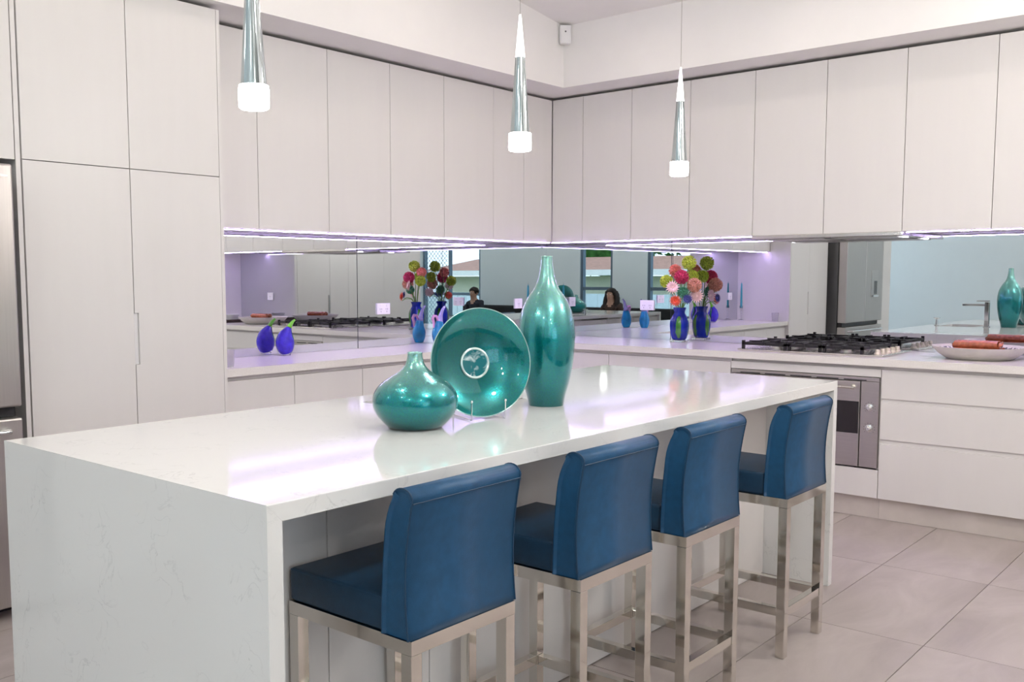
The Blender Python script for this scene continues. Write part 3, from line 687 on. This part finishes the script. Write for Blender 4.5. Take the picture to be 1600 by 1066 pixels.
# ================================================================== PENDANTS, DOWNLIGHTS, SENSOR
def make_pendant():
    t = thing('pendant_lamp', '', 'pendant lamp')
    mk('diffuser', lathe(nb(), [(0,0), (.034,0), (.0385,.003), (.0395,.010), (.0395,.050), (.038,.060), (0,.060)], 40), 'lamp_glow', t, True, local=True, label='glowing white glass cylinder')
    mk('chrome_body', lathe(nb(), [(0,.0605), (.0335,.0605), (.0335,.066), (.0165,.318), (0,.318)], 40), 'lamp_chrome', t, True, local=True)
    mk('light_cone', lathe(nb(), [(0,.3185), (.0165,.3185), (.0165,.322), (.0035,.462), (0,.463)], 32), 'lamp_cone', t, True, local=True, label='glowing tapered glass tip')
    return t
pn0 = make_pendant()
for i, (x, lb) in enumerate([(-4.548, 'chrome cone pendant lamp nearest the camera, over the left end of the island'), (-3.427, 'chrome cone pendant lamp over the middle of the island'), (-2.308, 'chrome cone pendant lamp over the far right end of the island')]):
    p_ = pn0 if i == 0 else copy_tree(pn0)
    p_.location = (x, -2.44, 1.786); p_['label'] = lb; p_['group'] = 'pendant lamps over the island'
    zc = zceil(x)-1.786
    bm = nb(); tube(bm, [(0,0,.463), (0,0,zc-.02)], .0012, 6); mk('cord', bm, 'steel', p_, True, local=True)
    mk('ceiling_rose', lathe(nb(), [(0,zc-.022), (.05,zc-.022), (.055,zc-.012), (.055,zc-.010), (0,zc-.010)], 32), 'chrome', p_, True, local=True)
def downlight(x, y, where, k=1.0):
    t = thing('ceiling_downlight', 'small round white ceiling downlight '+where, 'downlight', (x, y, zceil(x)-.012), (0, math.atan(.128), 0), 'ceiling downlights')
    mk('trim_ring', lathe(nb(), [(.052,.004), (.052,0), (.068,0), (.070,.004), (.070,.009)], 32), 'white_plastic', t, True, local=True)
    l = bpy.data.lights.new('downlight_lamp', 'AREA'); l.shape = 'DISK'; l.size = .10; l.energy = DOWN_W*k; l.color = DOWN_COL; l.spread = R(165)
    lo = bpy.data.objects.new('downlight_lamp', l); COL.objects.link(lo); lo.parent = t; lo.location = (0, 0, .002)
for i, y in enumerate((-1.35, -2.35, -3.35, -4.6)): downlight(-1.22, y, 'along the cooking wall, number %s from the corner' % ['one','two','three','four'][i])
for i, x in enumerate((-2.2, -3.2, -4.2, -5.4)): downlight(x, -1.22, 'along the left wall, number %s from the corner' % ['one','two','three','four'][i])
def globe(x, y, where, k=1.0):  # unseen lamps added to brighten ceiling and room
    z = zceil(x)
    t = thing('added_fill_globe', 'round opal globe added as unseen fill light '+where, 'ceiling lamp', (x, y, z-.75), group='added fill-light globes')
    mk('canopy', lathe(nb(), [(0,.715), (.07,.715), (.07,.735), (0,.735)], 28), 'white_plastic', t, local=True)
    bm = nb(); tube(bm, [(0,0,.16), (0,0,.715)], .006, 8); mk('stem', bm, 'chrome', t, True, local=True)
    mk('socket', lathe(nb(), [(0,.125), (.04,.125), (.035,.16), (0,.16)], 24), 'chrome', t, True, local=True)
    l = bpy.data.lights.new('fill_bulb', 'POINT'); l.shadow_soft_size = .11; l.energy = FILL_W*k; l.color = FILL_COL
    lo = bpy.data.objects.new('fill_bulb', l); COL.objects.link(lo); lo.parent = t; lo.location = (0, 0, .01)
for x, y, k, w in [(-2.2,-4.25,1.1,'behind the bar stools, near the drawers'), (-4.3,-4.3,1.15,'behind the bar stools, near the camera'), (-6.8,-2.7,.45,'beside the fridge'), (-7.7,.35,.45,'in the recess past the fridge'), (-7.9,-4.6,.75,'by the nearer sofa'),
                   (-6.6,-7.0,1,'over the middle of the sitting area'), (-7.8,-9.4,1,'by the far sofa')]: globe(x, y, w, k)
pr = thing('motion_sensor', 'small white motion sensor in the ceiling corner', 'sensor', (-SR-.02, -S-.02, 2.91))
for nm, m_, a in (('sensor_case', 'white_plastic', 0),):
    bm = nb(); B(bm, -.038, .038, -.030, .012, .0, .125)
    bmesh.ops.bevel(bm, geom=list(bm.edges), offset=.010, segments=3, profile=.5, affect='EDGES')
    bmesh.ops.rotate(bm, verts=bm.verts, matrix=Matrix.Rotation(R(-45), 3, 'Z')); mk(nm, bm, m_, pr, False, local=True)
bm = nb(); sphere(bm, (0, -.0305, .080), .006, 2); bmesh.ops.rotate(bm, verts=bm.verts, matrix=Matrix.Rotation(R(-45), 3, 'Z')); mk('sensor_eye', bm, 'grey_plastic', pr, True, local=True)
bm = nb(); B(bm, -.026, .026, -.0325, -.0302, .014, .058); bmesh.ops.rotate(bm, verts=bm.verts, matrix=Matrix.Rotation(R(-45), 3, 'Z')); mk('sensor_lens', bm, 'white_plastic', pr, False, local=True)
pr.location = (-SR-.030, -S-.030, 2.905)

# ================================================================== SMALL THINGS ON THE WORKTOP
def outlet(axis, c, z, label, w=.115, h=.072, n=2):
    t = thing('power_outlet', label, 'outlet', (c, -.006, z) if axis == 'y' else (-.006, c, z), group='white power outlets on the mirror')
    def bb(u0, u1, d0, d1, a, b, **k):
        return box(c+u0, c+u1, -.0065-d1, -.0065-d0, z+a, z+b, **k) if axis == 'y' else box(-.0065-d1, -.0065-d0, c+u0, c+u1, z+a, z+b, **k)
    mk('plate', bb(-w/2, w/2, 0, .009, -h/2, h/2, bev=.003), 'white_plastic', t)
    for i in range(n):
        u = (i-(n-1)/2)*w*.45
        bm = nb()
        for du, dz in ((-.007, .004), (.007, .004), (0, -.012)):
            q_ = bb(u+du-.0012, u+du+.0012, .0091, .0098, dz-.005-.006, dz+.005-.006); me_ = bpy.data.meshes.new('x'); q_.to_mesh(me_); bm.from_mesh(me_); bpy.data.meshes.remove(me_); q_.free()
        mk('socket', bm, 'grey_plastic', t)
        mk('switch', bb(u-.006, u+.006, .0091, .012, h*.20, h*.40), 'white_plastic', t)
outlet('y', -1.768, 1.146, 'white double power outlet on the left mirror above the worktop, between the glass vases')
outlet('y', -.357, 1.150, 'white single power outlet on the left mirror near the corner', .085, .075, 1)
outlet('x', -.922, 1.145, 'white double power outlet on the cooking wall mirror left of the flower vase')
outlet('y', -3.17, 1.150, 'white power outlet on the left mirror beside the pantry side', .085, .075, 1)
outlet('x', -3.50, 1.160, 'white power outlet on the mirror above the platter of sausages', .09, .075, 1)

def bent(bm, path, radii, seg=28, sy=1.0):
    """lofted rings along a bent path in the xz plane"""
    P = crom([(*p, r) if False else Vector((p[0], p[1], r)) for p, r in zip(path, radii)], 6)
    rings = []
    for i, v in enumerate(P):
        a = P[max(0, i-1)]; b = P[min(len(P)-1, i+1)]; d = Vector((b.x-a.x, 0, b.y-a.y)).normalized(); s = Vector((d.z, 0, -d.x))
        rings.append([bm.verts.new(Vector((v.x, 0, v.y))+s*math.cos(2*math.pi*k/seg)*v.z+Vector((0,1,0))*math.sin(2*math.pi*k/seg)*v.z*sy) for k in range(seg)])
    for A, Bq in zip(rings, rings[1:]):
        for k in range(seg): bm.faces.new((A[k], A[(k+1)%seg], Bq[(k+1)%seg], Bq[k]))
    bm.faces.new(rings[0][::-1]); bm.faces.new(rings[-1]); return bm
# purple teardrop vase
pv = thing('teardrop_vase', 'purple teardrop art glass vase with curled green tip by the mirror', 'vase', (-2.626, -.098, ZC+.0005))
mk('glass_body', bent(nb(), [(0,0), (0,.004), (-.003,.018), (-.007,.045), (-.009,.078), (-.005,.110), (.008,.138), (.022,.160)], [.021,.0255,.038,.0495,.0525,.044,.029,.0165], sy=1), 'purple_outer', pv, True, local=True)
mk('coloured_core', bent(nb(), [(0,.014), (-.002,.022), (-.006,.045), (-.009,.078), (-.005,.110), (.008,.136), (.021,.157)], [.016,.029,.041,.0455,.038,.024,.012], sy=1), 'purple_glass', pv, True, local=True, label='deep violet glass core')
mk('green_tip', bent(nb(), [(.0215,.1595), (.034,.177), (.049,.192), (.064,.203)], [.0166,.0115,.0085,.006], sy=1), 'green_glass', pv, True, local=True, label='lime green glass tip')
bm = nb(); tube(bm, crom([(.036,0,.172), (.032,0,.150), (.037,0,.120), (.045,0,.092), (.0495,0,.066), (.046,0,.042), (.038,0,.026)], 4), [.004]*4+[.007]*5+[.0085]*8+[.007]*4+[.0055]*2+[.004]*2, 10); mk('green_trail', bm, 'dark_green_glass', pv, True, local=True, label='dark green glass trail down one side')
# blue pitcher-like vase
bv = thing('blue_glass_vase', 'blue and lilac art glass vase with tall curved lip, partly behind the teal dish', 'vase', (-1.338, -.099, ZC+.0005))
mk('glass_body', bent(nb(), [(0,0), (0,.004), (0,.035), (0,.075), (.002,.11), (.008,.15)], [.026,.031,.043,.046,.037,.024], sy=1), 'blue_glass', bv, True, local=True)
mk('neck', bent(nb(), [(.0078,.149), (.016,.18), (.026,.205), (.042,.232), (.062,.252)], [.0242,.0165,.012,.009,.006], sy=1), 'lilac_glass', bv, True, local=True, label='lilac glass neck')
bm = nb(); tube(bm, [(-.004,0,.155), (-.024,0,.187), (-.048,0,.190), (-.060,0,.170), (-.050,0,.148), (-.050,0,.110)], [.008,.009,.010,.010,.009,.005], 12); mk('curl', bm, 'pink_glass', bv, True, local=True, label='pink curled glass handle')
# flower vase and its flowers
fvx, fvy = -.165, -1.27
fv = thing('flower_vase', 'ribbed cobalt blue and green glass vase on a clear foot, holding flowers', 'vase', (fvx, fvy, ZC+.0005))
mk('clear_foot', box(-.048, .048, -.048, .048, 0, .016, bev=.005), 'clear_glass', fv, local=True, label='square clear glass foot')
vp = [(.040,.0165), (.050,.028), (.060,.070), (.064,.115), (.060,.155), (.045,.185), (.036,.200), (.037,.215), (.046,.238)]
bm = nb(); inner = [(r-.004, z+.001) for r, z in reversed(vp[1:])]
lathe(bm, [(0,.0165)]+[(max(0,v.x), v.y) for v in crom([(r,z,0) for r,z in vp],5)]+inner+[(0,.03)], 64, ribs=8, amp=.035); mk('body', bm, 'cobalt_glass', fv, True, local=True)
for a in (205, 285, 20, 110):
    bm = nb(); aa = R(a); c_, s2 = math.cos(aa), math.sin(aa); L_ = []
    for u in range(9):
        z = .03+.15*u/8; r = next((r0+(r1-r0)*(z-z0_)/(z1_-z0_) for (r0,z0_),(r1,z1_) in zip(vp,vp[1:]) if z0_ <= z <= z1_), .05)*1.02+.001
        wd = .028*math.sin(math.pi*(u+.6)/9.2); L_.append([bm.verts.new((r*math.cos(aa+k*wd/r), r*math.sin(aa+k*wd/r), z)) for k in (-1,-.5,0,.5,1)])
    for A, Bq in zip(L_, L_[1:]):
        for k in range(4): bm.faces.new((A[k], A[k+1], Bq[k+1], Bq[k]))
    mk('green_panel', bm, 'leaf_glass', fv, True, local=True, label='green glass panel')
def stemmed(head_builder, name, cat, m, off, hz, r, label):
    """one flower: head plus stem running down into the vase"""
    t = thing(name, label, cat, (fvx, fvy, ZC+.12), group='flowers in the blue vase')
    hd = Vector((off[0], off[1], hz-.12))
    bm = nb(); head_builder(bm, hd, r); mk('flower_head', bm, m, t, False, local=True)
    bm = nb(); tube(bm, crom([(off[0]*.10, off[1]*.10, -.06), (off[0]*.22, off[1]*.22, .12), (off[0]*.7, off[1]*.7, (hz-.12)*.75+.02), (hd.x, hd.y, hd.z-r*.85)], 5), .0028, 6); mk('stem', bm, 'stem_green', t, True, local=True)
def pom(bm, c, r):
    sphere(bm, c, r*.70, 2); n_ = 230
    for i in range(n_):
        z = 1-2*(i+.5)/n_; a = i*2.39996; q_ = math.sqrt(1-z*z); d = Vector((q_*math.cos(a), q_*math.sin(a), z))
        d = (d+Vector([random.uniform(-.1,.1) for _ in range(3)])).normalized(); o_ = d.orthogonal().normalized(); b_ = d.cross(o_); rr = r*.075
        base_ = [bm.verts.new(c+d*r*.62+(o_*math.cos(k*2.094)+b_*math.sin(k*2.094))*rr) for k in range(3)]; tip = [bm.verts.new(c+d*r*random.uniform(.95,1.06)+(o_*math.cos(k*2.094)+b_*math.sin(k*2.094))*rr*.75) for k in range(3)]
        for k in range(3): bm.faces.new((base_[k], base_[(k+1)%3], tip[(k+1)%3], tip[k]))
        bm.faces.new(tip)
def daisy(bm, c, r):
    fwd = (CAM-Vector((fvx, fvy, ZC+.3))).normalized(); fwd.z += .1; fwd.normalize(); a_ = fwd.orthogonal().normalized(); b_ = fwd.cross(a_)
    sphere(bm, c, r*.22, 2)
    for ly, (n_, ln, tl) in enumerate(((16, 1, .10), (14, .8, .28), (10, .55, .45))):
        for i in range(n_):
            an = 2*math.pi*(i+.5*ly)/n_; d = a_*math.cos(an)+b_*math.sin(an); s3 = fwd.cross(d); w_ = r*.12
            p0, p1, p2 = c+d*r*.12, c+d*r*.6*ln+fwd*r*tl*.6, c+d*r*ln+fwd*r*tl
            v = [bm.verts.new(x) for x in (p0-s3*w_*.5, p0+s3*w_*.5, p1+s3*w_, p2, p1-s3*w_)]; bm.faces.new(v)
rv = Vector((math.cos(YAW), math.sin(YAW))); dv = Vector((-math.sin(YAW), math.cos(YAW)))   # sideways / away from camera
def off(px, dep=0): v = rv*(px/229.)+dv*dep; return (v.x, v.y)
FL = [(pom,'allium','flower','pom_lime', 13, .545, .050, -.01, 'large lime green pompom flower at the top of the bouquet'),
      (pom,'allium','flower','pom_lime', 20, .452, .046, .035, 'lime green pompom flower on the right of the bouquet, below the topmost one'),
      (pom,'allium','flower','pom_lime', -20, .418, .046, .03, 'lime green pompom flower on the left side of the bouquet'),
      (pom,'allium','flower','pom_coral', -6, .492, .044, .045, 'coral pompom flower at the upper left of the bouquet'),
      (pom,'allium','flower','pom_magenta', -1, .448, .050, -.062, 'crimson pompom flower in the middle of the bouquet'),
      (pom,'allium','flower','pom_peach', 19, .392, .050, -.065, 'peach pompom flower at the right of the bouquet'),
      (pom,'allium','flower','pom_teal', 2, .343, .038, -.05, 'dark green pompom flower low in the bouquet'),
      (daisy,'daisy','flower','daisy_pink', -15, .378, .050, -.065, 'pale pink daisy at the lower left of the bouquet'),
      (daisy,'daisy','flower','daisy_red', -13, .288, .044, -.125, 'red daisy drooping over the left of the vase lip'),
      (daisy,'daisy','flower','daisy_navy', 7, .298, .038, -.10, 'navy blue flower at the vase lip'),
      (daisy,'daisy','flower','daisy_pink', 25, .318, .052, -.02, 'pale pink daisy at the right of the vase lip')]
for fn, nm, ct, m_, px, hz, r, dep, lb in FL: stemmed(fn, nm, ct, m_, off(px, dep), hz, r, lb)
# candles in glass holders
def candle(x, y, label):
    t = thing('taper_candle', label, 'candle', (x, y, ZC+.0005))
    mk('glass_holder', lathe(nb(), [(0,0), (.030,0), (.030,.006), (.010,.012), (.008,.06), (.010,.115), (.016,.125), (.016,.150), (.0125,.150), (.0125,.128), (0,.126)], 28), 'clear_glass', t, True, local=True)
    mk('candle_stick', lathe(nb(), [(0,.1285), (.011,.1285), (.0095,.30), (.007,.375), (.002,.39), (0,.392)], 24), 'candle_wax', t, True, local=True)
    bm = nb(); tube(bm, [(0,0,.391), (.001,0,.402)], .0009, 6); mk('wick', bm, 'black_plastic', t, local=True)
candle(-3.285, -.081, 'teal taper candle in a glass holder beside the pantry side panel')
candle(-.105, -.105, 'teal taper candle in a glass holder in the mirrored corner')
cu = thing('glass_tumbler', 'milky glass tumbler at the pantry end of the worktop', 'glass', (-3.275, -.455, ZC+.0005))
mk('tumbler', lathe(nb(), [(0,0), (.028,0), (.031,.004), (.036,.085), (.0335,.085), (.029,.008), (0,.007)], 32), 'milky_glass', cu, True, local=True)
# platter with sausages
pl = thing('serving_platter', 'wide shallow beige stoneware platter with dotted inner glaze on the worktop', 'platter', (-.335, -3.195, ZC+.0005))
mk('dish', lathe(nb(), [(0,0), (.155,0), (.165,.003), (.205,.030), (.232,.060), (.236,.068), (.231,.0675), (.200,.036)], 72), 'stoneware', pl, True, local=True)
mk('glazed_inside', lathe(nb(), [(.2315,.0670), (.200,.0375), (.160,.0175), (.10,.0125), (0,.012), (0,.006), (.12,.007), (.17,.015), (.202,.034)], 72), 'dotted_glaze', pl, True, local=True)
for i in range(6):
    layer = 0 if i < 4 else 1; k = i if i < 4 else i-4+.5
    x = -.335-.068+.0455*k; z = ZC+.0135+.025+layer*.040
    t = tag(mk('sausage', tube(nb(), crom([(x+.004*math.sin(i), -3.31+.004*i, z+.004), (x, -3.30, z), (x+.006, -3.24, z), (x-.002, -3.19, z), (x+.004, -3.13, z), (x, -3.085, z), (x+.002, -3.078, z+.003)], 3), [.005,.013,.0205]+[.0225]*13+[.0205,.013,.005], 14), 'sausage', None, True),
            ['brown glossy sausage at the front of the platter', 'brown glossy sausage second from the front on the platter', 'brown glossy sausage third from the front on the platter', 'brown glossy sausage at the back of the platter', 'brown glossy sausage on top of the pile, towards the room', 'brown glossy sausage on top of the pile, towards the mirror'][i], 'sausage', 'sausages on the platter')
tr = thing('dark_tray', 'dark wooden tray at the end of the cooking wall worktop', 'tray', (-.30, -3.76, ZC+.0005))
bm = nb(); B(bm, -.16, .16, -.14, .14, 0, .012, bev=.004); mk('tray_base', bm, 'dark_wood', tr, local=True)
bm = nb(); B(bm, -.16, .16, -.14, -.128, .0125, .03); B(bm, -.16, .16, .128, .14, .0125, .03); mk('tray_edge', bm, 'dark_wood', tr, local=True)
bw = thing('white_bowl', 'small white bowl standing on the dark tray', 'bowl', (-.30, -3.76, ZC+.0135))
mk('bowl', lathe(nb(), [(0,0), (.04,0), (.05,.004), (.075,.065), (.071,.065), (.047,.010), (0,.008)], 40), 'white_plastic', bw, True, local=True)

# ================================================================== SITTING AREA BEHIND THE CAMERA (seen in the mirrors)
def sofa(yc, ln, label):
    x0 = RX+.12
    t = thing('sofa', label, 'sofa', (x0+.45, yc, 0), group='dark sofas by the windows')
    mk('base', box(x0, x0+.92, yc-ln/2, yc+ln/2, .08, .26, bev=.02), 'sofa_cloth', t)
    mk('back', box(x0, x0+.22, yc-ln/2, yc+ln/2, .262, .79, bev=.04), 'sofa_cloth', t)
    for s3 in (-1, 1): mk('armrest', box(x0+.225, x0+.92, yc+s3*(ln/2-.09)-.09, yc+s3*(ln/2-.09)+.09, .262, .58, bev=.03), 'sofa_cloth', t)
    n_ = 3; a = yc-ln/2+.185; wd = (ln-.37)/n_
    for k in range(n_): mk('seat_cushion', box(x0+.225, x0+.93, a+k*wd+.003, a+(k+1)*wd-.003, .262, .292, bev=.010), 'sofa_cloth', t)
    for dx in (.06, .86):
        for s3 in (-1, 1): mk('leg', box(x0+dx-.025, x0+dx+.025, yc+s3*(ln/2-.08)-.025, yc+s3*(ln/2-.08)+.025, .001, .079), 'dark_wood', t)
sofa(-7.66, 2.2, 'dark fabric sofa against the window wall, farther from the kitchen')
sofa(-4.85, 2.2, 'dark fabric sofa against the window wall, nearer the kitchen')

def person(loc, shirt, hair, label, long_hair):
    """seated, facing +x; one skinned body with the head, arms, hands and legs"""
    me = bpy.data.meshes.new('body'); J = []; E = []; Rr = []; Tg = []
    def v(p, r, tag_, par=None):
        J.append(p); Rr.append(r); Tg.append((Vector(p), tag_))
        if par is not None: E.append((par, len(J)-1))
        return len(J)-1
    pel = v((0,0,.52), (.15,.13), 's'); ab = v((-.02,0,.66), (.13,.12), 's', pel); ch = v((-.03,0,.82), (.15,.125), 's', ab); sh = v((-.02,0,.93), (.11,.09), 's', ch)
    nk = v((0,0,1.01), (.052,.052), 'k', sh); jaw = v((.022,0,1.075), (.066,.072), 'k', nk); hd = v((.018,0,1.145), (.080,.092), 'k', jaw); tp_ = v((.012,0,1.195), (.062,.072), 'k', hd)
    for s3 in (-1, 1):
        a = v((-.02,s3*.175,.93), (.062,.062), 's', sh); b = v((.02,s3*.215,.70), (.047,.047), 's', a); c = v((.21,s3*.15,.62), (.035,.035), 's', b); h2 = v((.27,s3*.13,.615), (.028,.036), 'k', c); pm_ = v((.305,s3*.125,.61), (.020,.036), 'k', h2)
        for i, ln in enumerate((.062,.072,.068,.052)):
            y = s3*(.125-.030+.020*i); f1 = v((.325,y,.607), (.0095,.0095), 'k', pm_); f2 = v((.325+ln*.5,y,.600), (.0085,.0085), 'k', f1); v((.325+ln*.8,y,.583), (.0075,.0075), 'k', f2)
        t1 = v((.292,s3*.082,.612), (.011,.011), 'k', h2); v((.325,s3*.070,.600), (.009,.009), 'k', t1)
        hp = v((.06,s3*.095,.50), (.095,.095), 't', pel); kn = v((.46,s3*.12,.49), (.065,.065), 't', hp); an = v((.47,s3*.12,.21), (.045,.045), 't', kn); ft = v((.58,s3*.125,.155), (.040,.034), 't', an); v((.66,s3*.13,.150), (.030,.026), 't', ft)
    me.from_pydata(J, E, []); o = bpy.data.objects.new('body', me); COL.objects.link(o)
    sk_ = o.modifiers.new('skin', 'SKIN'); sv = me.skin_vertices[0].data
    for i, r in enumerate(Rr): sv[i].radius = r; sv[i].use_root = (i == 0)
    sb = o.modifiers.new('sub', 'SUBSURF'); sb.levels = 2; sb.render_levels = 2
    dg = bpy.context.evaluated_depsgraph_get(); m2 = bpy.data.meshes.new_from_object(o.evaluated_get(dg)); bpy.data.objects.remove(o)
    for nm in ('skin', shirt, 'dark_trousers'): m2.materials.append(MATS[nm])
    segs = [(Vector(J[a]), Vector(J[b]), Tg[b][1]) for a, b in E]
    for p in m2.polygons:
        best = 1e9
        for a, b, tg in segs:
            ab_ = b-a; u = max(0, min(1, (p.center-a).dot(ab_)/ab_.length_squared)); d_ = (p.center-a-ab_*u).length
            if d_ < best: best = d_; mi = {'k':0, 's':1, 't':2}[tg]
        p.material_index = mi; p.use_smooth = True
    t = thing('person', label, 'person', loc)
    o = bpy.data.objects.new('body', m2); COL.objects.link(o); o.parent = t
    for s3 in (-1, 1):
        mk('eye', sphere(nb(), (.088, s3*.032, 1.140), .011, 2, (.6,1,.6)), 'eye_white', t, True, local=True)
        mk('ear', sphere(nb(), (.010, s3*.092, 1.125), .022, 2, (.6,.4,1.2)), 'skin', t, True, local=True)
    mk('nose', sphere(nb(), (.100, 0, 1.112), .016, 2, (.9,.7,1.3)), 'skin', t, True, local=True)
    mk('mouth', sphere(nb(), (.084, 0, 1.075), .020, 2, (.4,1,.3)), 'lip', t, True, local=True)
    bm = nb(); sphere(bm, (-.004,0,1.175), .102, 3, (1.0,1.0,.86))
    for vv in list(bm.verts):
        if vv.co.x > .055 and vv.co.z < 1.175: vv.co.x = .055+(vv.co.x-.055)*.15
    if long_hair:
        for s3 in (-1, 1): tube(bm, crom([(-.01,s3*.080,1.19), (-.015,s3*.108,1.10), (.0,s3*.120,1.00), (.02,s3*.115,.90)], 4), [.045]*5+[.052]*4+[.045]*3+[.02], 12)
        tube(bm, crom([(-.075,0,1.18), (-.10,0,1.08), (-.125,0,.98), (-.13,0,.88)], 4), [.07]*9+[.06]*3+[.03], 12)
    for vv in bm.verts: vv.co += Vector(noise.noise_vector(vv.co*30))*.008
    mk('hair', bm, hair, t, True, local=True)
person((RX+.58, -8.22, -.10), 'dark_shirt', 'hair_dark', 'person with short dark hair in a dark shirt, seated on the farther sofa', False)
person((RX+.60, -4.95, -.10), 'brown_top', 'hair_dark', 'person with long dark hair in a dark top, seated on the nearer sofa', True)

# ================================================================== OUTSIDE THE WINDOWS
struct(mk('floor_1', box(-34, RX-.15, -26, 8, -1.2, -1.0), 'grass'))
struct(mk('floor_2', box(RX-.15, 6, -26, RY-.15, -1.2, -.25), 'grass'))
fe = thing('garden_fence', 'pale painted paling fence outside the windows', 'fence', (-12.0, -8, -1.0))
for k in range(46):
    y = -15+k*.30; mk('paling', box(-12.03, -12.0, y, y+.275, -.995, .98), 'fence_paint', fe)
mk('rail', box(-12.07, -12.031, -15, -1.3, .6, .68), 'fence_paint', fe)
hs = thing('neighbour_house', 'cream neighbouring house with brown tiled roof beyond the fence', 'house', (-19, -8, -1.0))
mk('house_wall', box(-22, -17, -17, 0, -1.0, 1.38), 'cream_render', hs)
bm = nb(); poly(bm, [(-16.4,1.52), (-19.5,1.98), (-22.6,1.52), (-22.6,1.46), (-16.4,1.46)], 'y', -17.5, .5); mk('roof', bm, 'roof_tile', hs)
mk('gutter', box(-16.42, -16.32, -17.5, .5, 1.40, 1.56), 'gutter_white', hs)
for y in (-13.5, -9.6, -5.6, -2.2): mk('window', box(-17.0, -16.95, y-.5, y+.5, .2, 1.1), 'black_glass', hs)
def tree(x, y, h, r, label):
    t = thing('tree', label, 'tree', (x, y, -1.0), group='trees beyond the fence')
    bm = nb(); tube(bm, [(x,y,-1), (x+.1,y,1), (x,y+.1,h*.6)], [.2,.15,.08], 8); mk('trunk', bm, 'bark', t, True)
    bm = nb(); rnd = random.Random(int(x*7+y*13))
    for i in range(900):
        d = Vector((rnd.gauss(0,1), rnd.gauss(0,1), rnd.gauss(0,1))).normalized()*r*rnd.uniform(.55,1.05); c = Vector((x, y, h))+Vector((d.x, d.y, d.z*.8)); s3 = rnd.uniform(.12,.28)
        e1 = Vector((rnd.gauss(0,1), rnd.gauss(0,1), rnd.gauss(0,1))).normalized(); e2 = e1.orthogonal().normalized()
        bm.faces.new([bm.verts.new(c+e1*s3), bm.verts.new(c+e2*s3*.5), bm.verts.new(c-e1*s3), bm.verts.new(c-e2*s3*.5)])
    sphere(bm, (x,y,h), r*.72, 2); o = mk('crown', bm, 'foliage', t)
tree(-25, -1, 3.6, 2.7, 'leafy green tree behind the neighbouring roof, near the kitchen')
tree(-25, -8, 3.6, 3.2, 'leafy green tree behind the middle of the neighbouring roof')
tree(-25.5, -16, 3.6, 3.2, 'leafy green tree behind the far end of the neighbouring roof')
